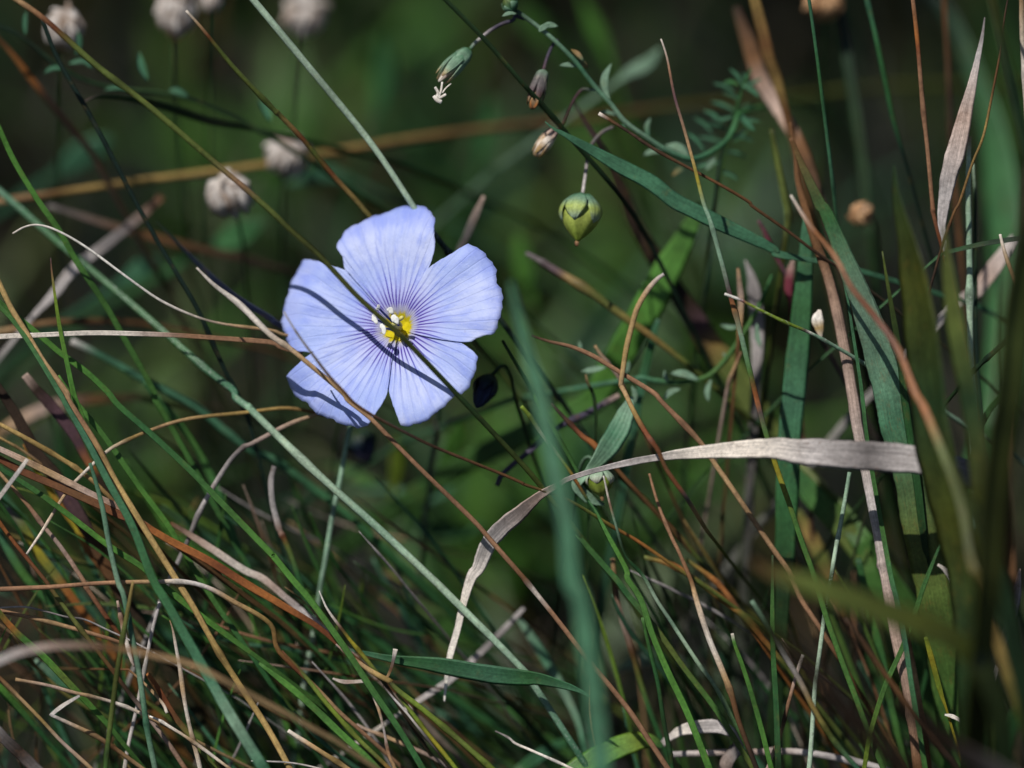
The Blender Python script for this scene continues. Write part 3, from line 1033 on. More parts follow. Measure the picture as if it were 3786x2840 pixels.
bud_thing('furled blue flax bud with shade painted dark, tucked behind the lowest petal edge', pix(P(2, 1, 1960, -20)[0], 6), pix(P(2, 1, 1840, 235)[0], 4), 0.00135, 'vdg nav nav',  # navy and blackish green carry the shade on this bud
          P(2, 1, 1965, -30, 2060, -110, 2120, -20, 2180, 250, 2300, 600), (6, 14))
bud_thing('violet flax bud with shade painted dark hanging under the open flower beside its stem', pix(P(2, 1, 860, 420)[0], 24), pix(P(2, 1, 960, 690)[0], 24), 0.0019, 'nav nav vio',  # shade under the flower is put into the bud's dark colours
          P(2, 1, 850, 400, 760, 330, 700, 480, 660, 900), (24, 34))


def lone_capsule():
    stalk = P(2, 2, 800, 800, 760, 700, 700, 640, 640, 700, 600, 900)
    path, ws, tn = make_path(stalk, 26, (3, 9), 'gla dgr', True, False, 1)
    root = empty('flax_capsule', path[-1])
    tag(root, 'yellowish green seed capsule half hidden under the long bent dry blade', 'seed capsule')
    v, f, c, u = sweep(path, ws, tn, 0.9, 0, 0, 8)
    mesh_obj('stem', v, f, M_SOFT, path[-1], c, u, root)
    a0, a1 = pix(P(2, 2, 790, 745)[0], 3), pix(P(2, 2, 800, 960)[0], 2.5)
    cap = pod('capsule', root, a0, a1, [(0, .0005), (.1, .0011), (.3, .00155), (.5, .0016), (.7, .0013), (.88, .0008), (1, .0002)], 5, 0.08, 'lim ygr lim', M_SOFT, 30)
    sepals(cap, a0, a1, 0.0015, 'gla pgl pal', 5, 0.6, 0.3, None, 1.03)
    B('dry_tip', None, P(2, 2, 800, 950, 810, 975, 815, 1000), [24, 34, 20], 2.5, 'och cop', 'd', 0.6, 0, 0, False, 1, 0, cap, None, 4, False)


lone_capsule()

# ------------------------------------------------------------------ dry clover heads
def floret_mat(name, rgb, dark):
    m, nt = new_mat(name)
    oi = N(nt, 'ShaderNodeObjectInfo').outputs['Random']
    geo = N(nt, 'ShaderNodeNewGeometry').outputs['Position']
    n_ = noise(nt, geo, 1400.0, 4.0, 0.7)
    k = math_(nt, 'ADD', math_(nt, 'MULTIPLY', math_(nt, 'POWER', oi, 2.0), 0.75), smooth_(nt, n_, 0.5, 0.75, 0.0, 0.5), clamp=True)
    out_leaf(nt, mixc(nt, k, (*lin(rgb), 1), (*lin(dark), 1)), 0.7, 0.2, 0.25, n_, 0.6, 0.0001)
    return m


M_FLORET = floret_mat('papery_floret', (214, 206, 200), (122, 92, 64))
M_FLORET_TAN = floret_mat('tan_floret', (214, 172, 130), (120, 76, 40))


def floret_mesh(mat):
    vs, fs = [], []
    n = 6
    for j in range(n):
        t = j / (n - 1)
        w = 0.17 * math.sin(math.pi * min(0.95, 0.2 + 0.74 * t)) + 0.03
        z = 0.10 * math.sin(math.pi * t) - 0.30 * t * t
        vs += [(-w, t, z - 0.10), (0, t, z + 0.10), (w, t, z - 0.10)]
    for j in range(n - 1):
        a = j * 3
        fs += [(a, a + 1, a + 4, a + 3), (a + 1, a + 2, a + 5, a + 4)]
    me = bpy.data.meshes.new('floret')
    me.from_pydata(vs, [], fs)
    me.polygons.foreach_set('use_smooth', [True] * len(me.polygons))
    me.materials.append(mat)
    return me


FLORET = {0: floret_mesh(M_FLORET), 1: floret_mesh(M_FLORET_TAN)}


def clover(label, fx, fy, rx, ry, dz, axis, kind=0, seed=0, count=72):
    """fx, fy, rx, ry in the 2212-wide view of the photograph; axis = direction of the head's tip in the picture"""
    rnd = random.Random(seed)
    k = 3786 / 2212
    dz = dz * 1.15 + 5
    c = at(fx * k, fy * k, dz)
    a = (RGT * axis[0] + UPV * axis[1] - FWD * axis[2]).normalized()
    rad, half = rx * k * PX, ry * k * PX
    base = c - a * half
    g = V((base.x + rnd.uniform(-.01, .01), base.y + 0.02, -0.004))
    pth = []
    for i in range(10):
        t = i / 9
        c1 = base - a * 0.012 + V((0, 0, -0.01))
        pth.append((base * (1 - t) + c1 * t) * (1 - t) + (c1 * (1 - t) + g * t) * t)
    root = empty('dry_clover', g)
    tag(root, label, 'clover head', 'dry clover heads')
    v, f, cc, u = sweep(pth, [0.0004] * 10, [LIN['dgr']] * 10, 0.9, 0, 0, 6)
    mesh_obj('stem', v, f, M_DRY, g, cc, u, root)
    e1 = a.orthogonal().normalized()
    e2 = a.cross(e1)
    # the core the florets sit on
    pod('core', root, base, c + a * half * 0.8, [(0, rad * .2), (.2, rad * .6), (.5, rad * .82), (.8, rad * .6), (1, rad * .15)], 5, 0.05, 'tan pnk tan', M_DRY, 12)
    for i in range(count):
        t = (i + 0.5) / count
        ph = i * 2.39996 + rnd.uniform(-.25, .25)
        po = math.acos(1 - 1.72 * t)                       # from the tip of the head downwards
        out = a * math.cos(po) * (half / rad) + (e1 * math.cos(ph) + e2 * math.sin(ph)) * math.sin(po)
        pos = c + out * rad * 0.86
        out = out.normalized()
        d = (out * math.cos(po) - a)
        d = (d - out * d.dot(out) + out * rnd.uniform(0.0, 0.45) + V((rnd.uniform(-.25, .25), rnd.uniform(-.25, .25), rnd.uniform(-.25, .25)))).normalized()
        n_ = out
        x = d.cross(n_).normalized()
        z = x.cross(d)
        s = rad * rnd.uniform(0.75, 0.98)
        o = bpy.data.objects.new('floret', FLORET[kind])
        COL.objects.link(o)
        o.parent = root
        m4 = Matrix((x, d, z)).transposed().to_4x4()
        o.matrix_local = Matrix.Translation(pos - d * s * 0.35 - g) @ m4 @ Matrix.Diagonal((s, s, s, 1))


clover('tall papery clover head behind the olive stem with a rust joint', 140, 62, 42, 50, 17, (0.2, 1, 0.4), 0, 1)
clover('large pale clover head above the tan-tipped stem, cut by the frame edge', 380, 30, 44, 60, 22, (0.1, 1, 0.3), 0, 2)
clover('soft blurred clover head between the tan-tipped stem and the pale straight stem', 658, 35, 50, 52, 32, (0.3, 0.8, 0.6), 0, 3)
clover('grey papery clover head crossed by the olive stem above the flower', 495, 420, 52, 50, 13, (-0.3, 0.7, 0.7), 0, 4)
clover('round beige clover head resting near the long tan stalk, out of focus', 620, 338, 50, 50, 24, (0.2, 0.6, 0.8), 0, 5)
clover('tan seed head beyond the thin green stem at the top edge', 1782, 2, 46, 42, 22, (0, 0.6, 0.8), 1, 6)
clover('small peach coloured seed head behind the orange-edged blade', 1862, 462, 26, 32, 16, (-0.5, -0.4, 0.8), 1, 7, 44)
clover('small dim clover head half out of view between two larger ones', 805 - 350, 2, 26, 20, 26, (0.1, 1, 0.3), 0, 8, 40)

# ------------------------------------------------------------------ grass: every blade and stem that can be told apart
# -- across and around the flower
S('olive stem with a rust joint lying straight across the blue petals',
  P(0, 0, 140, -10, 380, 160, 800, 540, 1210, 860, 1700, 1280, 2130, 1650) + P(1, 1, 320, 340, 560, 560, 880, 900, 1240, 1220, 1650, 1640) + P(2, 1, 1850, 300, 2212, 690) + P(2, 2, 320, 885),
  [50, 52, 52, 52, 50, 46, 46, 46, 46, 46], (-6, -6, -6, -6, -6.5, -7.2, -7, -4, 0), 'tan@0 rst@0.06 rst@0.075 oli@0.1 oli@0.25 oli@0.35 cop@0.4 oli@0.44 dol@0.5 dol@0.7 dgr@0.85 oli@1', mat='g')
Y('long copper stem with bleached tip crossing the lowest blue petal',
  P(1, 0, 1605, 645, 1730, 755, 1850, 850, 1980, 960, 2200, 1185) + P(1, 1, 290, 1290, 440, 1410, 740, 1659) + P(2, 1, 800, 180, 980, 330, 1200, 560, 1500, 860, 1800, 1150, 1950, 1310, 2190, 1590)
  + P(3, 2, 200, 150, 450, 450, 700, 770, 1000, 1150, 1200, 1450, 1340, 1659),
  [16, 60, 44, 40, 40, 40, 42, 44, 44, 44, 46, 48, 50], (-5, -5, -4.5, -4, -2, -2, -1, 0), 'pal@0 pal@0.12 tan@0.2 tan@0.28 cop@0.36 cop@0.6 brn@0.66 pal@0.685 cop@0.72 cop@1', mat='d')
Y('thin dark stalk curving over the lowest petal, then away from the flower',
  P(1, 1, 265, 1000, 370, 1160, 490, 1330, 640, 1530, 760, 1659) + P(2, 1, 850, 210, 1000, 310, 1250, 440, 1500, 560, 2000, 760, 2212, 850) + P(2, 2, 180, 865, 540, 1000, 900, 1220, 1100, 1330, 1400, 1530, 1600, 1659),
  [14, 28, 28, 28, 28, 28, 30, 34], (-9, -8, -5, -2, 2, 4), 'gry@0 dgy@0.1 brn@0.2 dbr@0.35 brn@0.6 oli@0.75 org@0.85 oli@1', mat='r')
S('pale waxy straight stem coming from the top edge to the topmost petal',
  P(0, 1, -30, -45, 300, 350, 640, 760, 1000, 1210, 1310, 1659) + P(1, 1, 1420, 260, 1580, 470, 1650, 570, 1800, 760), [62, 64, 60, 54, 50, 46], (-2, 3, 7), 'pgl@0 pgl@0.72 gla@0.78 vdg@0.85 vdg@1', mat='w')
S('olive stem with tan tip and coral marks reaching the topmost petal',
  P(0, 0, 1520, 90, 1660, 245, 1900, 540, 2212, 870) + P(0, 1, 230, 940, 420, 1140, 650, 1420, 870, 1655) + P(1, 1, 960, 205, 1150, 420), [24, 40, 44, 44, 44, 44], (-2, 1, 5, 8),
  'pal@0 tan@0.06 rst@0.11 oli@0.16 oli@0.42 och@0.5 rst@0.56 oli@0.62 rst@0.7 och@0.78 oli@1', mat='g')
Y('thin white curled grass stem arching beside the lateral blue petal',
  P(1, 0, 105, 362, 200, 312, 310, 295, 470, 340, 700, 470, 1000, 690, 1300, 900, 1600, 1040, 1850, 1110, 2212, 1160) + P(1, 1, 250, 1190, 420, 1215), [16, 20, 22, 22, 24, 22, 26, 26], (-1, 0, 2, 5),
  'pal wht wht pal tan tan', ext=False)
D('flat pale to copper blade running level to the lateral petal',
  P(1, 0, 0, 1212, 330, 1195, 800, 1172, 1350, 1185, 1800, 1215, 2212, 1250) + P(1, 1, 240, 1290, 420, 1340), [44, 40, 42, 42, 36, 40, 38], (-2, 0, 4), 'pal@0 pal@0.4 pnk@0.52 cop@0.6 cop@1', ext=False)
G('blade with shade painted dark bluish slipping behind the lateral blue petal', P(1, 0, 1280, 260, 1600, 580, 1900, 850, 2212, 1050) + P(1, 1, 200, 1090, 380, 1190), [10, 34, 46, 48, 48], (12, 6), 'vdg nav nav', twist=0.9, ext=False)  # navy tint is shade painted into the blade
Z('short grey twig end poking up beside the topmost petal', P(1, 1, 1905, 50, 1840, 200, 1760, 380, 1710, 480, 1690, 600), [30, 60, 66, 50, 40], (14, 16), 'pnk dgy dgy', ext=True)

# -- long lines in the upper corner
S('thin stem with shade painted blackish, dropping past the pale clover heads to the waxy stem', P(0, 0, 340, 130, 480, 500, 760, 1000, 1100, 1640) + P(1, 0, 1330, 500, 1600, 960, 1850, 1500) + P(2, 0, 1900, 20, 2010, 260, 2100, 600),
  [40, 50, 46, 46, 44, 40], (4, 5, 6, 9), 'vdg vdg vdg', twist=0.6)  # near-black green paints the stem's shadowed side
G('bright green narrow blade slanting through the pale curled stem', P(0, 0, 0, 1060, 130, 1330, 330, 1659) + P(1, 0, 480, 330, 620, 580, 850, 930, 1030, 1250, 1250, 1650) + P(2, 0, 1270, 180, 1500, 560, 1900, 1290, 2100, 1659),
  [44, 50, 50, 48, 46, 44], (2, 6, 10), 'brt grn grn mgr')
Y('long blurred tan stalk crossing level behind everything with two joints',
  P(0, 0, 0, 1650, 330, 1600, 1000, 1500, 1600, 1420, 2212, 1340) + P(0, 1, 700, 1240, 1300, 1140, 2212, 1020) + P(0, 2, 700, 970, 1300, 880, 1900, 830) + P(0, 3, 300, 800, 960, 720, 1600, 700, 2212, 690),
  [62, 64, 66, 64, 62, 60, 60, 60], (24, 32, 46, 60, 74), 'tan@0 brn@0.05 och@0.08 och@0.25 brn@0.5 dol@0.75 dol@1', flat=0.7)
S('blurred bluish green stem entering from the edge above the curled white stem',
  P(1, 0, -10, 10, 180, 170, 540, 490, 850, 750, 1330, 1150, 1700, 1480, 1900, 1640) + P(2, 0, 1930, 160, 2050, 255) + P(2, 1, 0, 260, 540, 770, 1040, 1220, 1500, 1659) + P(3, 1, 1600, 240, 2180, 820) + P(3, 2, 250, 980, 620, 1540),
  [60, 62, 62, 62, 64, 66, 68, 66, 62, 60], (17, 13, 7, 3, 2, 2, 4), 'tea@0 mgr@0.1 mgr@0.3 tea@0.38 pgl@0.5 gla@0.62 pgl@0.72 gla@0.9 tea@1', mat='w')  # dim start and shadow bands are painted into the stem's greens
S('softer green stem running parallel below the long bluish stem', P(1, 0, 580, 1240, 800, 1350, 1200, 1570) + P(2, 0, 1600, 230, 1850, 430, 2100, 600) + P(2, 1, 200, 680, 500, 900, 800, 1130, 1000, 1310),
  [60, 72, 72, 72, 70], (16, 17), 'gry@0 tea@0.08 tea@0.5 mgr@1', mat='g')
G('dark green leaf with pink tip lying between the two clover heads', P(0, 0, 690, 830, 800, 795, 1000, 800, 1300, 850, 1700, 980, 2100, 1050), [20, 40, 66, 70, 60, 40], (9, 20), 'pnk@0 dgr@0.08 dgr@1', twist=0.5)
D('blurred dark brown blade slanting down from the upper edge corner', P(0, 0, 0, 330, 130, 480, 330, 740, 500, 950, 750, 1250, 900, 1500), [30, 50, 60, 56, 50], (18, 24), 'brn@0 org@0.25 dbr@0.4 dbr@1', twist=0.5)
D('grey brown broad blade slanting behind the white curled stem', P(1, 0, 1330, 60, 1200, 180, 900, 430, 600, 650, 450, 850, 280, 1030), [70, 84, 90, 90, 80, 40], (24, 17), 'brn dgy gry gry', ext=True)
D('faint brownish blade running level behind the dark thin stem', P(1, 0, 380, 130, 900, 290, 1500, 450, 2000, 560), [40, 60, 70, 60], (26, 32), 'dgy brn dbr')
Y('blurred tan stalk running level under the white curled stem', P(1, 0, 0, 1165, 400, 1092, 800, 1080, 1200, 1110), [60, 60, 50, 40], (18, 26), 'tan brn brn', ext=True)
D('wide blurred tan blade in the gloom below the level pale blade', P(2, 0, 0, 450, 150, 350, 350, 255, 700, 180, 1150, 150), [90, 104, 100, 70, 50], (26, 34), 'tan pnk brn dbr')

# -- the upright grasses by the flax stalk
S('dark green stem passing in front of the bud stalks from the top edge', P(0, 1, 1560, -15, 1900, 320, 2212, 680) + P(0, 2, 230, 760, 480, 1030, 800, 1400, 1000, 1659) + P(1, 2, 1150, 350, 1280, 600),
  [52, 54, 56, 56, 50], (1, 2, 6, 12), 'dgr dgr vdg', twist=0.7, flat=0.5)
D('broad blackened leaf tip turning orange and olive further down',
  P(0, 2, 570, 810, 680, 1010, 830, 1250, 960, 1520) + P(1, 2, 1060, 230, 1200, 480, 1400, 800, 1560, 1060, 1740, 1330, 1900, 1520) + P(2, 2, 2100, 300) + P(2, 3, 200, 560, 420, 850, 700, 1100, 900, 1350),
  [14, 46, 90, 120, 150, 180, 200, 215, 220, 220, 200, 180], (16, 20, 22, 20, 14), 'dbr@0 pur@0.1 dbr@0.15 dbr@0.44 pur@0.49 och@0.53 oli@0.58 oli@0.68 oli@0.73 oli@0.85 grn@1', mat='g', twist=0.25)
G('wide smooth green blade with a pointed tip beside the round capsule',
  P(0, 2, 345, 995, 430, 1060, 520, 1112, 900, 1330, 1200, 1485) + P(1, 2, 1400, 95, 1600, 195, 2000, 385, 2212, 490) + P(1, 3, 200, 530, 470, 580, 640, 600),
  [8, 46, 90, 122, 130, 132, 130, 124, 100, 70, 44, 40], (2, 3, 4, 6), 'tea', flat=0.1, fold=0.1, twist=-0.15)
B('grass_stalk', 'upright spotted stem with a tan tip and rust blotches',
  P(0, 2, 1285, 325, 1340, 500, 1400, 770, 1480, 1030, 1560, 1330, 1640, 1659) + P(1, 2, 1700, 280, 1790, 620, 1850, 860, 1930, 1130, 2060, 1659) + P(2, 3, 0, 40, 100, 430, 200, 760, 300, 1050, 400, 1350, 480, 1580) + P(3, 3, 590, 420, 700, 720, 850, 1100, 950, 1380, 1060, 1659),
  [14, 26, 30, 36, 40, 46, 46, 46, 48, 48, 50, 52, 52], (-3, -3, -2, -1, 0), 'pal@0 cop@0.04 pur@0.08 tan@0.15 yel@0.19 gla@0.23 gla@0.3 pur@0.345 org@0.36 gla@0.4 grn@0.45 rst@0.475 org@0.49 pur@0.5 grn@0.54 yel@0.58 grn@0.65 grn@1', 'r', 0.5, 0, 0.1)
Y('thin brown stem with a pale knob running under the wide green blade', P(0, 2, 780, 928, 1000, 1060, 1240, 1220, 1550, 1390, 1800, 1530, 2020, 1659) + P(1, 3, 0, 140, 250, 320, 470, 485, 700, 640), [34, 26, 28, 28, 28, 28], (1, 0, 4), 'pal@0 brn@0.03 dbr@0.1 brn@0.5 dbr@1')
S('thin straight green stem upright at the top beside tan seed head', P(0, 3, 455, -15, 520, 450, 570, 850, 640, 1480) + P(1, 3, 660, 120, 700, 420), [30, 32, 34, 34, 30], (0, 2, 6), 'tea mgr tea dgr')
S('darker soft green stem slanting at the top near the orange stem', P(0, 3, 925, -15, 1010, 330, 1090, 700, 1140, 970, 1220, 1250), [42, 48, 50, 44, 36], (9, 12), 'tea mgr mgr vdg')
Y('upright orange brown stem reaching from the top edge', P(0, 3, 1308, -15, 1340, 300, 1380, 750, 1420, 1150, 1460, 1659) + P(1, 3, 1480, 250, 1570, 590, 1640, 900), [38, 40, 40, 38, 38, 34], (-1, 1, 3), 'cop@0 org@0.12 rst@0.17 cop@0.25 cop@0.6 rst@0.8 brn@1', mat='r')
D('grey dry blade with a long point standing upright near the edge',
  P(0, 3, 1893, 140, 1865, 340, 1830, 500, 1750, 850, 1650, 1250, 1590, 1480) + P(1, 3, 1545, 250, 1560, 430, 1585, 640), [8, 36, 60, 96, 140, 160, 130, 90, 40, 14], (2, 0, 2), 'dgy@0 gry@0.15 pnk@0.4 gry@0.7 gry@1', flat=0.12, fold=0.2, ext=False)
Y('thin brown stem bowed in front of the grey upright blade', P(0, 3, 2085, -15, 2050, 200, 2020, 430, 1960, 750, 1880, 1100, 1790, 1330, 1690, 1640) + P(1, 3, 1640, 180, 1560, 420, 1480, 700), [16, 18, 22, 24, 24, 24, 24], (-2, 1), 'dbr@0 brn@0.3 och@0.45 brn@0.8 dbr@1')
S('stout pale green stem lit white, standing upright near the edge', P(0, 3, 1772, 1110, 1760, 1400, 1755, 1659) + P(1, 3, 1758, 300, 1765, 700, 1768, 1100, 1772, 1400) + P(2, 3, 1795, 160, 1800, 420, 1815, 800), [36, 50, 54, 56, 56, 56, 50], (3, 3, 5), 'tan@0 pgl@0.06 gla@0.3 pgl@0.6 pgl@0.8 gla@1', mat='w')
S('dark green stem standing close beside the stout pale stem', P(0, 3, 1800, 1340, 1812, 1500) + P(1, 3, 1815, 100, 1815, 700, 1820, 1200, 1840, 1659) + P(2, 3, 1860, 500, 1850, 1200), [26, 40, 44, 46, 46, 46], (6, 8), 'pgl@0 dgr@0.1 vdg@0.5 dgr@1', twist=0.8)
G('dark green blurred blade crossing the corner near the top edge', P(0, 3, 1935, -15, 2050, 450, 2180, 1000, 2240, 1300), [70, 80, 84, 80], (-20, -24), 'dol dgr dgr', twist=-1.0)
Y('straw coloured stem cut by the edge beside the dark blurred blade', P(0, 3, 2196, -15, 2205, 300, 2225, 700, 2240, 1200), [44, 46, 46, 44], (-4, -2), 'tan pal tan')
G('very wide teal blade standing out of focus behind the pale stem', P(0, 3, 1480, -20, 1640, 200, 1800, 600, 1960, 1100) + P(1, 3, 2040, 100, 2080, 600, 2060, 1100, 2010, 1659) + P(2, 3, 1950, 400), [90, 120, 180, 270, 320, 340, 330, 320, 300], (60, 46, 36), 'vdg@0 mgr@0.35 mgr@1', flat=0.08, fold=0.06, twist=0.5)
D('ochre blurred blade leaning in from the top edge', P(0, 2, 2060, -15, 2110, 200, 2180, 480) + P(0, 3, 200, 680, 260, 900), [90, 100, 96, 84, 60], (14, 18), 'och@0 brn@0.4 och@0.8 brn@1', twist=0.2)
D('pinkish tan broad blade curving down into the ribbed brown stem', P(0, 2, 1900, 60, 2000, 330, 2090, 600) + P(0, 3, 120, 760, 260, 980, 370, 1160, 470, 1400, 560, 1659), [60, 110, 124, 124, 116, 100, 80, 70], (26, 22, 14), 'dbr@0 brn@0.25 pnk@0.5 brn@0.7 dbr@1')
Y('ribbed brown dry stem, thick, standing upright among green blades',
  P(0, 3, 300, 1000, 340, 1250) + P(1, 3, 360, -60, 420, 150, 500, 400, 600, 700, 700, 1100, 800, 1600) + P(2, 3, 850, 400, 940, 850, 1030, 1300, 1080, 1600) + P(3, 3, 1160, 550, 1280, 1100, 1350, 1659), [20, 60, 90, 100, 102, 104, 104, 104, 104, 104], (8, 2, -1, -1), 'brn@0 brn@0.06 brn@0.2 pnk@0.42 gry@0.6 pnk@0.75 brn@1', flat=0.6)
G('broad ribbed green leaf standing upright behind the ribbed brown stem', P(1, 3, 440, 200, 430, 350, 425, 600, 400, 950, 360, 1350, 330, 1659) + P(2, 3, 310, 300, 290, 600, 280, 900, 255, 1500, 240, 1800), [60, 120, 170, 190, 195, 195, 190, 170, 120], (8, 7, 8), 'tea mgr tea mgr dgr', flat=0.1, fold=0.18)
G('wide spotted green leaf leaning in front of the ribbed brown stem',
  P(0, 3, 300, 1130, 420, 1400, 540, 1659) + P(1, 3, 600, 200, 760, 600, 920, 1020, 1040, 1400, 1130, 1700) + P(2, 3, 1170, 350, 1270, 700, 1350, 1100, 1430, 1500) + P(3, 3, 1500, 300, 1580, 800, 1640, 1300),
  [30, 80, 130, 190, 250, 280, 290, 300, 310, 310, 300, 290], (-5, -4, 0, 1, 3, 8), 'brn@0 mgr@0.15 gla@0.3 tea@0.5 oli@0.7 grn@1', mat='r', flat=0.07, fold=0.22, twist=0.05)
D('blurred orange edged blade fading to olive, arching down to the corner',
  P(1, 3, 305, 45, 450, 280, 650, 530, 800, 800, 1000, 1050, 1180, 1300, 1320, 1650) + P(2, 3, 1400, 250, 1560, 650, 1700, 1050, 1780, 1500) + P(3, 3, 1850, 100, 1950, 450, 2050, 800, 2180, 1200),
  [20, 40, 48, 52, 56, 66, 80, 90, 90, 90, 86, 84, 80], (-9, -13, -20, -25, -26), 'pal@0 org@0.08 cop@0.15 rst@0.25 rst@0.3 org@0.38 org@0.45 oli@0.52 dol@0.7 och@0.85 dol@1', mat='g', twist=0.35, flat=0.2)
G('dark olive leaf, wide and blurred, shading the dry bent blade',
  P(1, 3, 1150, -200, 1180, 100, 1280, 500, 1370, 1000, 1440, 1500) + P(2, 3, 1480, 400, 1560, 800, 1660, 1200, 1760, 1659) + P(3, 3, 1800, 600), [10, 100, 220, 280, 300, 310, 310, 300, 280, 250], (-14, -16, -18), 'dgr dol dgr dol dgr', mat='g', twist=0.9, flat=0.1)
G('big olive blade out of focus at the edge in front of the stout pale stem', P(1, 3, 2240, 300, 2170, 700, 2110, 1100, 2060, 1659) + P(2, 3, 1990, 500, 1930, 1100, 1900, 1659), [200, 240, 250, 250, 250, 240, 220], (-42, -46), 'dol oli dol dol', twist=-0.95, flat=0.1)
G('thin dark green blade crossing level over the stout pale stem', P(1, 3, 2230, 395, 2000, 435, 1800, 470, 1560, 525, 1450, 600), [40, 42, 40, 36, 20], (-3, 2), 'vdg dgr mgr', twist=0.6)
Y('short tan stick leaning beside the wide teal blade', P(1, 3, 2018, 368, 2050, 470, 2080, 580, 2150, 800, 2230, 1050), [24, 36, 36, 36, 36], (-2, -4), 'pal tan cop brn')
D('pinkish grey strip slanting behind the stout pale stem', P(1, 3, 2150, 400, 2080, 500, 1940, 680, 1830, 830, 1700, 900, 1600, 1000), [100, 120, 130, 120, 90, 60], (16, 14), 'gry pnk gry', ext=True)
S('dark slanting stem crossing low over the stout pale stem', P(1, 3, 2080, 1220, 1960, 1340, 1830, 1460, 1700, 1600), [50, 50, 46, 40], (-5, 0), 'vdg dgr', twist=0.8)
S('fine green stem with a white tip and dark joint, slanting under the spotted stem', P(1, 2, 1815, 855, 1895, 893, 1960, 920, 2212, 1040) + P(1, 3, 0, 960, 250, 1080, 460, 1170, 660, 1280, 910, 1430, 1000, 1490, 1200, 1600), [26, 26, 28, 28, 30, 34, 38, 42], (-4, -3, 0, 4), 'wht@0 wht@0.06 crm@0.1 ygr@0.15 ygr@0.4 dbr@0.44 pal@0.46 gla@0.5 gla@1', mat='w')
Z('pale seed husk caught beside the ribbed brown stem', P(1, 3, 540, 985, 525, 1060, 540, 1140, 555, 1210), [24, 92, 104, 70, 20], (4, 4), 'pal wht stw pal', flat=0.5, ext=False)
Z('small crimson sheath showing past the broad ribbed leaf', P(1, 3, 320, 570, 295, 700, 290, 800, 300, 900), [14, 60, 74, 70, 30], (12, 12), 'pnk crm crm', flat=0.4, ext=True)
Y('dull crimson stalk slanting into the green ribbed leaf', P(1, 3, 30, 260, 110, 400, 190, 560, 260, 680), [30, 44, 44, 40], (11, 12), 'pur crm pur', ext=True)
S('yellowish stem standing between the brown stem and the flax shoot', P(0, 3, 150, 1050, 190, 1250, 230, 1480) + P(1, 3, 250, 60, 280, 220, 260, 420), [40, 56, 60, 66, 60, 50], (13, 12), 'dol oli oli dol', mat='g')
G('narrow green blade rising to the orange edged blade', P(1, 3, 740, 720, 765, 880, 790, 1050, 860, 1500) + P(2, 3, 890, 200, 920, 400, 990, 850, 1060, 1250, 1130, 1640) + P(3, 3, 1170, 300, 1240, 650, 1310, 1100, 1370, 1450, 1410, 1659), [14, 26, 32, 36, 40, 42, 44, 44, 44], (1, -2, -4, -4), 'tea mgr grn tea grn', fold=0.5)
S('pale sparkling stem slanting up to the dry bent blade from below', P(2, 3, 782, 765, 740, 1000, 690, 1300, 660, 1480, 630, 1659) + P(3, 3, 600, 330, 575, 480, 540, 720, 510, 950, 480, 1300, 450, 1659), [36, 38, 38, 38, 38, 40, 42, 44], (1, 0, 0), 'gla@0 pgl@0.3 dgr@0.36 dgr@0.48 pgl@0.55 pgl@1', mat='w')  # the dark green band is a shadow painted across the stem
G('green blade leaning across the ribbed brown stem below the dry blade', P(2, 3, 1553, 1285, 1420, 1640) + P(3, 3, 1330, 380, 1210, 690, 1080, 980, 950, 1380, 900, 1659), [12, 40, 42, 42, 40, 36], (-4, -1), 'mgr grn grn ygr', fold=0.4)
G('green upright blade fading behind the stout pale stem', P(1, 3, 2110, 1500, 2060, 1640) + P(2, 3, 1930, 250, 1840, 450, 1780, 700), [46, 50, 50, 46, 40], (-8, -2), 'grn mgr dgr', pre=False)

# -- the long bent dry blade
B('dry_grass_leaf', 'long bent grey dry blade arching broad and hanging to a pale twisted tip',
  P(3, 1, 1580, 1112, 1588, 1000, 1600, 850, 1640, 680, 1690, 500, 1740, 300, 1800, 100) + P(2, 1, 1850, 1550, 1905, 1420, 1960, 1320, 2070, 1200, 2205, 1075) + P(2, 2, 140, 1090, 280, 970, 430, 880, 560, 810, 850, 725, 1300, 640, 1800, 590, 2212, 572)
  + P(2, 3, 350, 595, 700, 622, 1000, 640, 1350, 670, 1600, 730, 1800, 800, 1930, 870),
  [14, 34, 56, 56, 60, 92, 130, 140, 130, 76, 44, 42, 46, 58, 60, 90, 116, 136, 160, 190, 220, 236, 240, 240, 236, 226, 210, 190], (4, 3, 1, -1, -2, -4, -7, -9, -9, -8), 'wht@0 pal@0.15 gry@0.25 pnk@0.33 gry@0.42 gry@0.5 pal@0.56 pal@0.66 gry@0.74 dgy@0.82 gry@0.88 dgy@1', 'd', 0.07,
  [0.1, -0.2, -0.35, 0.2, 0.5, 0.25, 0.0, -0.15, -0.2, -0.1], 0.22, False, nseg=4)

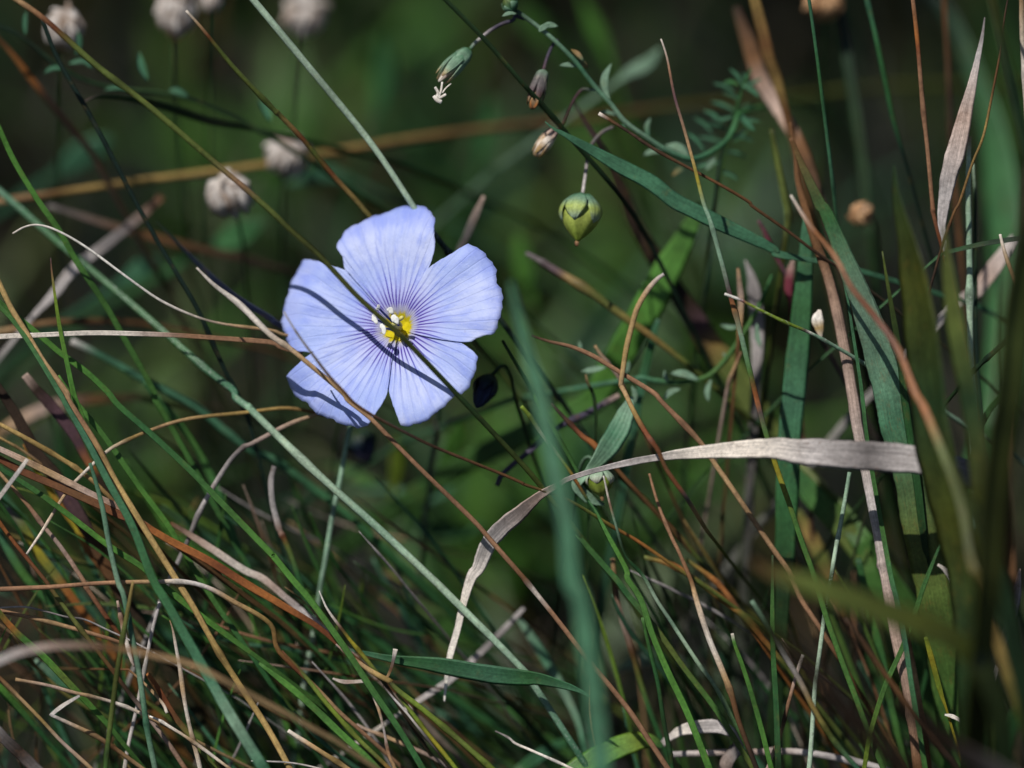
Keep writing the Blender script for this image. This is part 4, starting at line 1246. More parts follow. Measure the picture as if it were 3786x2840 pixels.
# -- between the flower and the upright grasses
G('wide teal blade standing close and blurred across the dry bent blade', P(1, 2, 60, 760, 130, 1050, 220, 1400) + P(2, 2, 290, 100, 370, 500, 450, 850, 520, 1200, 560, 1659) + P(3, 2, 620, 250, 680, 600, 740, 1000, 780, 1400, 800, 1670), [36, 90, 120, 136, 146, 150, 154, 156, 156, 156, 156], (-36, -42, -46), 'tea', flat=0.1, fold=0.12)
G('wide bright green blade out of focus behind the tan hooked stem', P(1, 2, 1640, 120, 1520, 330, 1400, 560, 1250, 850, 1050, 1200, 870, 1500, 740, 1720) + P(2, 2, 560, 260), [90, 170, 230, 250, 250, 240, 220, 180], (18, 20, 26), 'grn brt brt brt grn', flat=0.08, fold=0.1, twist=0.0)
S('blurred olive stem with a grey tip below the round capsule', P(1, 2, 185, 525, 300, 595, 430, 672, 700, 830, 1000, 1050, 1200, 1190, 1500, 1420), [40, 70, 76, 74, 64, 54, 50], (14, 11, 12), 'dgy@0 pur@0.2 och@0.26 oli@0.45 och@0.75 oli@1', mat='g')
B('dry_grass_stalk', 'tan hooked stem bending over and turning rusty toward the dry blade',
  P(1, 2, 1322, 688, 1250, 745, 1170, 850, 1100, 980, 1050, 1120, 1000, 1300, 975, 1480, 962, 1600) + P(2, 2, 965, 60, 1010, 140, 1100, 320, 1200, 490, 1270, 595, 1320, 710, 1400, 830, 1500, 980, 1650, 1230, 1760, 1370),
  [30, 48, 50, 50, 48, 44, 44, 46, 40, 38, 38, 38, 36, 30], (3, 3, 1, -6, -6, 4), 'gry@0 tan@0.1 och@0.3 tan@0.42 och@0.5 rst@0.56 rst@0.6 brn@0.68 rst@0.78 dgy@0.82 tan@0.86 oli@1', 'r', 0.6, 0, 0)
Y('arched copper stem running down behind the bent dry blade', P(1, 2, 230, 1195, 390, 1248, 560, 1290, 750, 1370, 950, 1490, 1220, 1659) + P(2, 2, 1300, 200, 1600, 510, 1740, 700, 1950, 1000, 2200, 1380) + P(2, 3, 290, 1590) + P(3, 3, 390, 290, 520, 480, 700, 760), [20, 40, 44, 46, 46, 46, 46, 44, 40], (2, 2, 3, 4), 'dbr@0 cop@0.1 cop@0.4 tan@0.5 cop@0.9 brn@1')
S('thin green stem running under the wide blurred teal blade', P(1, 2, 0, 1230, 160, 1500) + P(2, 2, 190, 20, 350, 330, 580, 720, 730, 1010), [26, 36, 36, 36, 36], (4, 4), 'dgr brt grn mgr')
S('fine yellow green straw beside the wide blurred teal blade', P(2, 2, 148, 228, 220, 320, 300, 430, 450, 630, 570, 790, 700, 1000), [34, 40, 24, 30, 30, 26], (1, 3), 'ygr oli@0.2 pal@0.35 ygr@0.6 org@0.8 mgr@1')
B('broad_leaf', 'folded bluish green lance leaf hanging behind the bent dry blade', P(2, 2, 1045, 150, 1010, 280, 930, 450, 800, 640, 680, 780, 605, 860, 640, 930, 720, 990, 830, 1032), [40, 150, 180, 186, 130, 60, 96, 90, 16], (5, 4, 3, 4), 'gla@0 tea@0.3 gla@0.6 gla@1', 's', 0.08, [0.1, 0.15, 0.1, -0.5, 0.9, 0.2, 0.1, 0.1], 0.25, False)
Y('dark violet stem slanting blurred behind the thin green stems', P(2, 2, 950, 140, 880, 180, 700, 280, 450, 400, 250, 560, 0, 760) + P(2, 1, 2000, 870), [50, 60, 56, 56, 54, 46], (11, 8), 'pnk@0 vio@0.15 vio@1', twist=0.4, ext=False)
Y('short rust stem end between the blue bud and lance leaf', P(2, 2, 390, 200, 520, 340, 640, 470, 735, 535, 850, 650), [26, 36, 44, 56, 40], (5, 4), 'dbr dbr rst org brn', mat='r', pre=False)
S('dark thin stem end standing over the violet slanting stem', P(1, 2, 675, 1520, 690, 1580) + P(2, 2, 740, 150, 750, 350, 745, 480), [12, 36, 40, 36, 30], (7, 8), 'tan@0 dgr@0.2 dgr@1', twist=0.6)
S('thin stem bleached then orange then green below the lance leaf', P(2, 2, 815, 800, 850, 930, 880, 1020, 930, 1200, 1000, 1450, 1060, 1659) + P(3, 2, 1140, 90, 1250, 280, 1360, 440, 1440, 560, 1600, 800, 1750, 1010, 1950, 1400), [16, 24, 26, 30, 34, 36, 38, 38, 36], (-2, 0, 1), 'wht@0 pal@0.06 cop@0.1 gla@0.15 dgr@0.25 mgr@0.35 pgl@0.45 gla@0.55 pgl@0.62 grn@1')
G('bright green blade descending from below the lance leaf', P(2, 2, 690, 990, 760, 1100, 850, 1270, 1000, 1550) + P(3, 2, 1020, 110, 1130, 280, 1220, 560, 1350, 870, 1500, 1200, 1680, 1659), [10, 36, 46, 50, 52, 54, 56, 58], (1, 0, -1), 'mgr@0 brt@0.2 grn@0.4 brt@0.6 brt@1', fold=0.35)
G('olive streaked green blade crossing behind the bright green blade', P(2, 2, 600, 1270, 800, 1500, 940, 1659) + P(3, 2, 1000, 220, 1250, 520, 1500, 870, 1750, 1200, 2050, 1659), [40, 50, 50, 46, 46, 46, 44], (3, 1), 'grn mgr oli grn oli')
S('olive stem with orange blotches passing under the dry blade', P(2, 2, 950, 800, 1150, 990, 1290, 1140, 1450, 1310, 1700, 1600), [30, 44, 46, 44, 40], (6, 10), 'dgr oli rst oli dgr', mat='r')
S('yellow olive stem marked with orange, dipping toward the blurred olive blade', P(3, 2, 1150, -70, 1390, 0, 1600, 140, 1850, 330, 2000, 450, 2140, 610, 2300, 800), [44, 50, 50, 54, 56, 50], (6, 6), 'oli@0 org@0.2 oli@0.35 org@0.55 oli@0.65 org@0.8 oli@1', mat='r', pre=False)
S('second orange marked stem joining the yellow olive stem', P(2, 2, 1480, 1480, 1600, 1659) + P(3, 2, 1750, 150, 1930, 370, 2100, 600), [30, 44, 46, 46, 40], (8, 7), 'oli org brn org', mat='r')
Y('straight tan stem descending from copper to straw near the bottom', P(2, 2, 1195, 780, 1240, 920, 1300, 1090, 1390, 1310, 1440, 1420, 1540, 1659) + P(3, 2, 1580, 280, 1680, 600, 1780, 850, 1860, 1050, 1930, 1280, 2040, 1560), [20, 26, 30, 34, 44, 52, 52, 54, 50, 46, 44], (3, 0, 0), 'cop@0 cop@0.25 brn@0.38 tan@0.42 pal@0.6 tan@0.72 brn@0.8 dbr@1')
S('slender dark green stem between two brighter blades near the bottom', P(3, 2, 1135, 430, 1200, 700, 1260, 950, 1310, 1270, 1370, 1550, 1400, 1800), [30, 38, 40, 42, 42, 40], (0, 2), 'grn mgr dgr mgr')
Y('soft tan stalk turning green, fading down into the bottom gloom', P(3, 2, 890, -50, 920, 180, 970, 420, 1050, 680, 1120, 920, 1200, 1180, 1290, 1430), [40, 50, 52, 50, 50, 48, 46], (7, 10), 'tan brn pnk brn oli mgr mgr', mat='g')
G('bright green slender blade with a cut tan tip near the bottom', P(3, 2, 1872, 560, 1900, 640, 1950, 780, 2030, 1050, 2120, 1380, 2190, 1659), [26, 34, 40, 44, 44, 44], (-2, -1), 'pal@0 brt@0.06 grn@0.5 brt@1', fold=0.3)
B('dry_grass_scrap', 'curled pale grey ribbon of dry leaf near the bottom edge', P(3, 2, 1300, 1470, 1360, 1410, 1450, 1355, 1600, 1325, 1760, 1320, 1870, 1370, 1925, 1470, 1880, 1550, 1835, 1620, 1820, 1720), [50, 56, 96, 112, 116, 110, 60, 110, 120, 110], (7, 4, 3, 6), 'gry pal gry gry dgy pnk', 'd', 0.06, [-0.6, -0.2, 0.1, 0.0, 0.5, 1.0, 0.2, 0.0], 0.2, True)
Y('blurred level pinkish straw lying behind the curled ribbon', P(3, 2, 1380, 1545, 1800, 1530) + P(3, 3, 0, 1530, 250, 1525, 500, 1545, 800, 1600, 1080, 1660), [50, 60, 60, 56, 56, 60, 50], (6, 6), 'gry pnk gry gry', ext=True)
B('broad_leaf', 'broad sunlit yellow green leaf rising from the bottom edge', P(3, 2, 1310, 1490, 1230, 1440, 1100, 1440, 950, 1490, 800, 1560, 650, 1640, 500, 1740), [30, 130, 180, 190, 190, 180, 160], (6, 4), 'mgr ygr brt brt grn', 'g', 0.08, 0.2, 0.15)
Y('thin white stalk rising out of the bottom edge beside the broad leaf', P(3, 1, 1990, 1360, 2100, 1420, 2212, 1490) + P(3, 2, 100, 1460, 250, 1520, 540, 1650, 700, 1730), [14, 22, 24, 24, 24], (2, 0), 'dgy pal wht tan')
G('dim teal blade rising blurred from the bottom edge', P(3, 2, 520, 1440, 400, 1500, 300, 1560, 150, 1670), [60, 100, 110, 100], (20, 16), 'mgr tea mgr')
G('soft pale green blade parallel to the waxy stem near the bottom', P(3, 2, 130, 440, 220, 580, 350, 780, 480, 1000, 600, 1250, 660, 1460), [40, 80, 84, 70, 60, 50], (16, 14), 'gla tea gla tea')
B('grass_leaf', 'teal flat blade lying level below the bent dry blade tip', P(3, 1, 690, 660, 850, 700, 1150, 765, 1500, 815, 1900, 880, 2212, 915) + P(3, 2, 300, 930, 500, 985, 630, 1030, 710, 1070), [10, 30, 56, 90, 130, 146, 150, 140, 100, 60, 16], (2, 1, 0, -1), 'gry@0 tea@0.08 mgr@0.3 tea@0.6 mgr@0.75 tea@1', 'g', 0.1, 0.3, 0.3, False)
Z('grey straw slanting blurred behind the bent dry blade tip', P(3, 1, 2230, 350, 2000, 590, 1900, 690, 1750, 830, 1600, 960, 1350, 1120, 1180, 1230), [30, 50, 52, 54, 54, 44, 30], (14, 9), 'gry dgy gry gry pal', ext=True)

# -- bottom corner tangle
G('green blade with a pink tip, upright where tan and green blades meet', P(1, 0, 420, 555, 425, 700, 440, 850, 480, 1100, 540, 1380, 600, 1659) + P(2, 0, 640, 220, 720, 440, 800, 640, 900, 870, 1000, 1080), [8, 22, 32, 40, 44, 46, 46, 44, 40], (-2, -1, 1), 'pur@0 cop@0.05 ygr@0.15 brt@0.4 grn@1', fold=0.35)
Y('long straw yellow stem slanting from the edge to the bottom', P(1, 0, 0, 775, 100, 980, 220, 1180, 370, 1430, 540, 1659) + P(2, 0, 570, 200, 800, 560, 950, 850, 1150, 1180, 1440, 1640) + P(3, 0, 1600, 360, 1800, 720, 2000, 1050, 2212, 1420) + P(3, 1, 130, 1340, 310, 1659), [50, 54, 56, 56, 56, 56, 54, 56, 54], (-2, -2, -1, -1, -2), 'stw@0 tan@0.2 cop@0.28 stw@0.4 stw@0.6 och@0.8 stw@1')
G('long green blade slanting under the flower from edge to bottom', P(1, 0, 0, 930, 180, 1080, 350, 1220, 500, 1350, 700, 1500, 880, 1659) + P(2, 0, 980, 220, 1220, 430, 1550, 740, 1850, 1050, 2212, 1430) + P(2, 1, 170, 1450, 340, 1659) + P(3, 1, 470, 280, 700, 590, 850, 800, 1000, 1030, 1200, 1330, 1400, 1659), [46, 48, 50, 52, 52, 54, 54, 54, 52], (1, 2, 1, 0, -1), 'grn@0 brt@0.15 mgr@0.3 grn@0.5 brt@0.6 grn@0.8 mgr@1')
G('broad teal blade blurred across the tangle to the bottom edge', P(1, 0, 0, 955, 180, 1170, 480, 1659) + P(2, 0, 560, 250, 720, 520, 900, 870, 1080, 1200, 1230, 1600) + P(3, 0, 1340, 270, 1500, 550, 1700, 900, 1900, 1250, 2150, 1659), [40, 40, 44, 54, 62, 68, 76, 86, 92, 92], (-2, -3, -6, -9), 'grn@0 tea@0.3 mgr@0.6 tea@0.8 gla@0.9 tea@1')
G('green blade close behind the straw stem', P(2, 0, 470, -20, 620, 180, 800, 400, 940, 590, 1150, 900, 1320, 1140, 1450, 1330, 1650, 1659) + P(3, 0, 1760, 300, 1940, 560, 2100, 800), [36, 46, 48, 48, 48, 46, 44, 40], (2, 4), 'brt grn brt grn mgr')
D('rust red blade slanting through the tangle', P(2, 0, 0, 655, 200, 760, 500, 890, 800, 1030, 950, 1110, 1150, 1190, 1400, 1330, 1700, 1480, 2000, 1640) + P(3, 0, 2000, 140, 2212, 270) + P(3, 1, 250, 330, 530, 500, 700, 640, 900, 800), [56, 64, 66, 66, 60, 64, 66, 62, 56, 40, 34], (0, 0, 1, 2), 'rst@0 brn@0.2 rst@0.35 org@0.45 rst@0.6 org@0.72 rst@0.88 brn@1', mat='r')
D('pinkish tan blade lying above the rust red blade', P(2, 0, 0, 585, 300, 720, 600, 870, 780, 960, 1000, 1060, 1180, 1180, 1400, 1330), [46, 54, 54, 50, 44, 40], (-1, 1), 'pnk tan pnk cop brn')
Y('straw stem curving in above the pinkish tan blade', P(2, 0, 0, 375, 250, 505, 500, 650, 640, 745, 800, 880, 1000, 1080), [40, 42, 42, 40, 36], (0, 2), 'stw och stw brn')
Y('second thinner straw stem close under the first curving one', P(2, 0, 0, 495, 150, 570, 260, 640, 420, 760), [24, 26, 26, 22], (3, 6), 'stw tan brn')
D('nearly black broad blade with yellow margin slanting in the tangle', P(2, 0, 0, 90, 150, 330, 300, 620, 450, 800, 600, 1050, 750, 1300, 900, 1600, 1020, 1800), [70, 90, 110, 120, 120, 110, 110, 100], (4, 6, 8), 'dbr@0 dbr@0.45 pur@0.5 dbr@0.7 brn@0.85 dbr@1')
D('yellow and orange leaf edge beside the nearly black blade', P(2, 0, 190, 540, 290, 740, 400, 900, 520, 1080, 640, 1240, 740, 1400, 840, 1540), [10, 30, 46, 50, 60, 90, 70], (6, 9), 'org yel yel org yel org brn', mat='r', twist=0.2)
D('dark purple brown blade sloping from the edge toward the straw stem', P(2, 0, 200, -30, 300, 90, 400, 200, 600, 450, 700, 640, 800, 800), [60, 84, 92, 90, 70, 50], (6, 9), 'pnk@0 dbr@0.15 pur@0.4 pur@0.7 org@0.9 dbr@1')
Y('arching tan stem with dark bands rising under the flower', P(2, 0, 215, 1440, 330, 1270, 440, 1090, 560, 900, 660, 790, 860, 610, 1000, 530, 1250, 420, 1550, 330, 2000, 280, 2212, 250) + P(2, 1, 280, 238, 430, 255, 600, 300), [20, 28, 30, 30, 32, 32, 34, 34, 34, 32, 30], (-1, 1, 4, 7), 'pal@0 tan@0.2 pal@0.3 och@0.45 tan@0.55 och@0.7 och@0.85 brn@1', ext=False)
Y('grey brown stem bending over below the lowest petal', P(2, 1, 560, 285, 300, 370, 0, 530) + P(2, 0, 2000, 560, 1880, 680, 1750, 880, 1620, 1120, 1540, 1300, 1430, 1540, 1370, 1680), [30, 40, 42, 42, 44, 44, 42, 40], (5, 4, 7), 'tan pnk dgy gry dgy gry', ext=True)
Z('pale grey broken straw lying against the pinkish tan blade', P(2, 0, 222, 665, 120, 810, 0, 975, -80, 1090), [30, 36, 36, 30], (-5, -4), 'pal gry pal gry')
G('green blade slanting low through the middle of the tangle', P(2, 0, 0, 725, 300, 920, 600, 1140, 900, 1370, 1150, 1540) + P(3, 0, 1300, 150, 1600, 380, 1900, 600, 2080, 730), [40, 46, 48, 48, 50, 54, 50, 40], (-2, -1, 0), 'mgr grn brt grn brt grn')
Y('copper stem slanting steeply in the tangle', P(2, 0, 0, 775, 200, 1000, 350, 1190, 500, 1370, 690, 1659) + P(3, 0, 720, 200, 870, 430, 990, 600, 1100, 760), [30, 36, 38, 40, 42, 42, 36], (1, 1, 3), 'tan cop pnk cop rst brn')
B('dry_grass_stalk', 'brown speckled stem slanting from the edge to the bottom', P(2, 0, 0, 1175, 150, 1390, 370, 1659) + P(3, 0, 420, 200, 620, 470, 800, 700, 930, 870, 1060, 1050, 1250, 1290, 1400, 1490, 1510, 1659), [32, 36, 38, 38, 38, 40, 42, 42], (-1, -1, 1), 'org@0 rst@0.12 brn@0.25 oli@0.35 brn@0.6 dbr@0.7 pnk@0.85 cop@1', 'r', 0.7, 0, 0)
Y('copper stem running level then drooping across the tangle', P(3, 0, 0, 200, 400, 180, 800, 145, 1200, 130, 1500, 135, 1700, 190, 1900, 300, 2212, 480) + P(3, 1, 230, 700, 500, 970, 700, 1180, 870, 1330), [44, 42, 40, 38, 40, 44, 44, 42, 40, 36], (-3, -2, 0, 2), 'cop@0 cop@0.25 tan@0.35 pal@0.42 gry@0.48 tan@0.55 och@0.65 rst@0.8 tan@0.9 cop@1')
Y('thin copper stem sloping under the level drooping stem', P(3, 0, 0, 370, 400, 460, 800, 570, 1000, 640, 1250, 740), [36, 38, 38, 36, 28], (0, 2), 'cop tan cop brn')
Y('fine grey hair of straw wavering across the tangle', P(3, 0, 0, 350, 200, 340, 350, 370, 550, 420, 700, 440, 900, 540, 1100, 640), [14, 16, 16, 16, 16, 14], (-1, 1), 'gry dgy gry')
D('blurred grey tan blade arching low across the corner', P(3, 0, 0, 770, 200, 695, 500, 655, 900, 675, 1300, 750, 1560, 815, 1750, 900), [64, 62, 56, 50, 46, 40], (-27, -22), 'gry pnk brn tan tan')
B('grass_leaf', 'dark green blade with a bright margin slanting in the corner', P(3, 0, 0, 385, 150, 560, 350, 740, 550, 950, 800, 1220, 950, 1400), [50, 56, 58, 56, 50, 40], (-1, 1), 'oli@0 org@0.1 grn@0.2 brt@0.4 oli@0.55 brt@0.7 grn@1', 'g', 0.25, 0.3, 0.3)
S('teal upright stem in the tangle passing in front of the copper stem', P(2, 0, 740, 690, 800, 900, 850, 1100, 900, 1400, 960, 1659) + P(3, 0, 1010, 250, 1070, 550, 1130, 850, 1180, 1150, 1220, 1400, 1270, 1659), [30, 44, 48, 48, 50, 50, 50, 50], (-3, -4, -3), 'tea@0 gla@0.4 tea@0.5 gla@0.7 tea@0.85 gla@1')
S('olive upright stem leaning against the teal upright stem', P(3, 0, 1083, 140, 1050, 350, 1000, 650, 950, 950, 910, 1250, 880, 1500, 860, 1700), [26, 42, 46, 48, 48, 46, 44], (-5, -5), 'och oli dol oli grn', twist=0.2)
Y('light grey upright straw behind the teal upright stem', P(3, 0, 1303, 305, 1240, 540, 1180, 850, 1120, 1150, 1060, 1430, 1030, 1640), [30, 34, 32, 34, 34, 36], (1, 2), 'gry gry pal gry pal')
Y('pale tan pointed stem with a crook standing near the bottom', P(3, 0, 1385, 455, 1410, 550, 1440, 680, 1470, 840, 1500, 1030, 1550, 1280, 1600, 1500, 1640, 1680), [8, 28, 36, 44, 34, 36, 42, 44], (-2, -1), 'tan@0 pal@0.2 tan@0.45 pal@0.6 tan@0.8 pal@1')
Y('peach coloured short straw crossing behind the teal upright stem', P(3, 0, 965, 285, 990, 420, 1020, 570, 1070, 760, 1095, 830), [22, 38, 38, 46, 16], (1, 1), 'pnk cop pal pnk', ext=False)
D('rusty olive blade low in the tangle with a broken tip', P(3, 0, 1200, 890, 1280, 1000, 1380, 1160, 1450, 1260, 1560, 1400, 1720, 1610), [30, 44, 50, 48, 46, 44], (0, 1), 'org rst brn oli oli', mat='r')
Y('slim tan straw with a pale split end low in the tangle', P(3, 0, 1370, 1205, 1340, 1130, 1240, 1020, 1160, 950, 1050, 860), [28, 26, 24, 22, 18], (-1, 1), 'pal tan tan brn')
Y('pale wiry straw slanting to the bottom edge of the tangle', P(3, 0, 1220, 1240, 1310, 1270, 1400, 1325, 1550, 1420, 1700, 1520, 1880, 1655), [16, 30, 26, 34, 30, 26], (-1, -2), 'wht pal tan pal tan')
Z('short grey stick lying low in the corner tangle', P(3, 0, 650, 1065, 530, 1135, 480, 1180, 420, 1240), [20, 32, 34, 30], (-3, -3), 'gry pal gry')
Y('thin tan straw sloping gently through the corner tangle', P(3, 0, 130, 930, 400, 980, 600, 1040, 800, 1090, 1020, 1160, 1250, 1260), [30, 30, 32, 28, 32, 28], (-3, 0), 'tan pnk tan pal tan')
Y('tan stem slanting down to the bottom in the far corner', P(3, 0, 0, 915, 200, 1120, 380, 1300, 530, 1460, 720, 1645), [34, 34, 32, 34, 36], (-2, -2), 'brn tan och pnk tan')
D('dark grey ribbed blade end in the corner', P(3, 0, -20, 1350, 100, 1480, 200, 1580, 330, 1700), [90, 100, 96, 90], (2, 3), 'dgy dbr dgy')
Y('dull tan straw below the short grey stick', P(3, 0, 430, 1230, 600, 1300, 800, 1400, 1000, 1540, 1150, 1650), [28, 36, 38, 38, 36], (0, 2), 'gry tan brn tan')
G('bright green blade rising from bottom edge under the rusty stems', P(3, 1, 70, 795, 300, 980, 500, 1160, 700, 1350, 900, 1540, 1020, 1670), [24, 52, 58, 58, 56, 54], (-2, -3), 'grn brt grn brt grn')
S('olive green stem beside the drooping copper stem', P(3, 1, 245, 700, 420, 900, 600, 1120, 850, 1400, 1100, 1640, 1200, 1740), [20, 38, 42, 42, 40, 40], (1, 0), 'rst@0 oli@0.2 ygr@0.5 oli@0.8 org@1', mat='r')
B('grass_stalk', 'curved stem with white tip, dark band and yellow green base', P(3, 1, 550, 208, 580, 285, 620, 355, 700, 470, 800, 600, 920, 740, 1020, 880, 1100, 1000), [10, 18, 24, 30, 34, 38, 38, 36], (0, 1), 'wht@0 pal@0.25 brn@0.36 dbr@0.4 yel@0.5 oli@0.8 dbr@1', 'r', 0.6, 0, 0)
S('bright olive stem running to the bottom edge from a dark joint', P(3, 1, 1120, 945, 1200, 1030, 1400, 1180, 1700, 1430, 1960, 1659, 2050, 1740), [40, 50, 50, 50, 52, 52], (0, -2), 'dbr@0 oli@0.08 ygr@0.3 oli@0.6 ygr@1')
Y('short tan stem segment ending at the dark joint', P(3, 1, 690, 645, 760, 695, 850, 765, 1000, 880, 1145, 965), [14, 30, 40, 48, 50], (0, 0), 'pnk cop tan stw och', ext=False)
S('yellow green thin stem parallel to the bright olive stem', P(3, 1, 1180, 1055, 1290, 1190, 1400, 1330, 1540, 1500, 1670, 1659), [20, 38, 40, 40, 40], (1, 0), 'oli ygr yel ygr')
Y('white edged thin straw next to the yellow green stem', P(3, 1, 1080, 980, 1160, 1070, 1250, 1180, 1400, 1380, 1520, 1540), [14, 22, 22, 22, 18], (-1, 0), 'dbr gry pal dgy dbr')
Y('thin tan twig hanging behind the long green blade', P(3, 1, 995, 1045, 1015, 1110, 1040, 1200, 1080, 1350, 1120, 1540, 1165, 1645), [16, 28, 24, 22, 30, 34], (1, 1), 'pal tan gry cop tan')
Z('small pale flake of straw crossed by the long green blade', P(3, 1, 660, 930, 740, 945, 820, 950, 940, 950), [14, 36, 30, 26], (2, 2), 'pal pnk pal')
Y('pinkish straw lying low under the olive stems', P(3, 1, 860, 1305, 980, 1355, 1100, 1400, 1400, 1530, 1560, 1620, 1700, 1720), [26, 36, 36, 36, 34, 34], (5, 4), 'pnk tan pnk dgy')
Y('hair thin white straw level along the bottom edge', P(3, 0, 2050, 1605, 2150, 1606, 2212, 1606) + P(3, 1, 150, 1606, 300, 1612, 420, 1630, 560, 1662), [8, 14, 14, 14, 18, 16], (-3, -2), 'wht gry pal')
Y('thick tan straw with blunt end near the bottom edge', P(3, 1, 305, 1345, 400, 1420, 500, 1490, 740, 1640, 860, 1720), [34, 42, 42, 42, 42], (-2, -2), 'pal tan och tan')
Z('forked grey twig end standing on the teal level blade', P(3, 1, 1172, 690, 1160, 760, 1150, 820, 1130, 880, 1110, 920), [40, 30, 26, 26, 20], (0, 0), 'pal dgy brn tan')
B('grass_stalk', 'curled stem with a grey tip, rust collar and green base', P(2, 1, 185, 715, 155, 820, 155, 920, 175, 1040, 230, 1230, 270, 1310, 330, 1450, 380, 1600), [46, 52, 52, 50, 46, 44, 44, 44], (6, 7), 'dgy@0 gry@0.3 gry@0.45 pnk@0.55 rst@0.64 oli@0.75 mgr@1', 'd', 0.5, 0, 0.1)
G('deep green blurred blade along the long green one', P(2, 0, 1180, 20, 1300, 160, 1500, 420, 1700, 760, 1850, 1100, 1960, 1400, 2050, 1659), [40, 60, 64, 60, 56, 50], (14, 16), 'mgr grn mgr mgr')
D('pinkish blurred straw behind the rust red blade', P(2, 0, 1390, 1180, 1480, 1230, 1700, 1370, 2000, 1570, 2212, 1700) + P(3, 1, 100, 120, 300, 280, 520, 460, 680, 600), [30, 56, 60, 60, 56, 50, 44], (5, 6), 'brn pnk pal pnk gry pnk')
D('olive yellow blurred blade in the corner behind the copper stem', P(2, 0, 60, 1060, 200, 1220, 300, 1400, 420, 1560, 560, 1750), [40, 70, 80, 76, 66], (8, 9), 'dgy oli yel oli org', mat='r')
G('blurred green blade rising in the corner behind the brown speckled stem', P(2, 0, -10, 1240, 120, 1480, 240, 1659) + P(3, 0, 380, 280, 600, 560, 800, 820, 950, 1010), [60, 70, 70, 66, 60, 50], (10, 12), 'tea grn mgr grn mgr')
G('short bright green blade deep in the corner tangle', P(3, 0, 0, 1010, 100, 1110, 200, 1220, 300, 1330), [60, 66, 50, 40], (4, 6), 'brt grn mgr')
G('soft teal blade in the corner beside the dull straw', P(3, 0, 280, 780, 420, 900, 560, 1030, 700, 1140, 860, 1260), [40, 70, 70, 56, 40], (9, 10), 'gla tea grn mgr')

# -- close, dark, blurred blades over the lower corner
G('dark olive blade bending close over the lower corner, very blurred', P(2, 2, 2050, 1500) + P(3, 3, 100, 40, 400, 150, 800, 300, 1200, 440, 1500, 545, 1700, 680, 1860, 860, 1970, 1100, 2030, 1400, 2060, 1700), [60, 140, 190, 210, 215, 210, 200, 190, 180, 160], (-50, -46, -40), 'brn@0 oli@0.15 dol@0.5 dgr@1', twist=-0.8, flat=0.1)
D('brown blurred stalk slanting under the dark olive bending blade', P(3, 3, -100, 420, 150, 560, 400, 760, 700, 1120, 1000, 1420, 1250, 1680), [110, 140, 150, 150, 150, 140], (-58, -52), 'dol dbr dbr dbr', twist=0.8)
D('greyish blurred stalk in the lower corner beside the dark stalk', P(3, 3, 1150, 1080, 1400, 1300, 1650, 1480, 1900, 1620, 2100, 1740), [60, 110, 140, 150, 150], (-50, -46), 'dbr dbr dgy', twist=0.7)
Y('straight dark stalk slanting behind the greyish blurred one', P(3, 3, 740, 440, 900, 640, 1070, 880, 1250, 1130, 1450, 1390, 1600, 1580), [40, 54, 58, 60, 60, 56], (-14, -12), 'dbr brn dbr', twist=0.8)
S('grey green stem turning straw, slanting to the bottom edge', P(3, 3, -20, 290, 120, 500, 240, 720, 380, 950, 500, 1180, 650, 1420, 830, 1640), [40, 44, 46, 46, 46, 46, 44], (-9, -7), 'gla dgr gry och oli tea')
Y('peach straw leaning upright near the bottom between green blades', P(3, 3, 402, 738, 370, 850, 330, 990, 270, 1200, 220, 1390, 140, 1600), [34, 34, 32, 40, 30, 34], (0, 1), 'pal pnk cop dbr tan pnk', twist=0.2)
G('deep green upright blade cut by the bottom edge', P(2, 3, 150, 1450) + P(3, 3, 155, 300, 165, 700, 185, 1100, 210, 1659), [16, 36, 44, 50, 54], (-1, -1), 'dgr grn mgr dgr', twist=0.5)
G('dark green upright blade beside the glinting dry scraps', P(2, 3, 1740, 900, 1755, 1400) + P(3, 3, 1740, 200, 1738, 700, 1742, 1200, 1745, 1670), [30, 60, 64, 64, 62, 60], (-6, -6), 'mgr dgr grn dgr', twist=0.9)
D('ribbed grey dry strip standing in the corner shade', P(3, 3, 2175, 30, 2150, 250, 2100, 450, 2040, 640, 2000, 800), [16, 80, 90, 70, 40], (-2, -1), 'pnk gry pnk dgy', flat=0.1)
G('teal blade at the corner with a pale midline', P(3, 3, 1830, 850, 1920, 1050, 1975, 1300, 1970, 1659), [40, 66, 74, 76], (-14, -12), 'tea mgr tea')
G('green blade rising from the corner at the bottom edge', P(3, 3, 2230, 960, 2130, 1270, 2060, 1670), [70, 90, 100], (-24, -24), 'grn mgr mgr', twist=-0.6)
D('yellow margined leaf edge in the shade of the wide spotted leaf', P(3, 3, 1400, 590, 1440, 720, 1490, 880, 1540, 1040, 1575, 1150), [30, 46, 48, 44, 20], (-3, -2), 'ygr yel ygr yel', mat='g', ext=True)
Z('white scrap of dry sheath glinting on the wide spotted leaf', P(3, 3, 1500, 0, 1570, 40, 1620, 120, 1670, 260), [20, 40, 50, 24], (-5, -5), 'pal gry pal')
Z('small split white scrap beside the dark green upright blade', P(3, 3, 1708, -10, 1695, 60, 1680, 160, 1660, 280), [14, 26, 30, 16], (-6, -6), 'pal gry gry')
Z('tiny white flake low in the corner below the spotted leaf', P(3, 3, 1570, 1215, 1620, 1230, 1680, 1270, 1710, 1320), [14, 36, 30, 14], (-2, -2), 'wht pal gry')
Z('brownish torn scrap beside the orange margined blade', P(3, 3, 1830, 390, 1850, 470, 1870, 560, 1930, 640), [30, 46, 44, 20], (-4, -4), 'gry tan dgy')
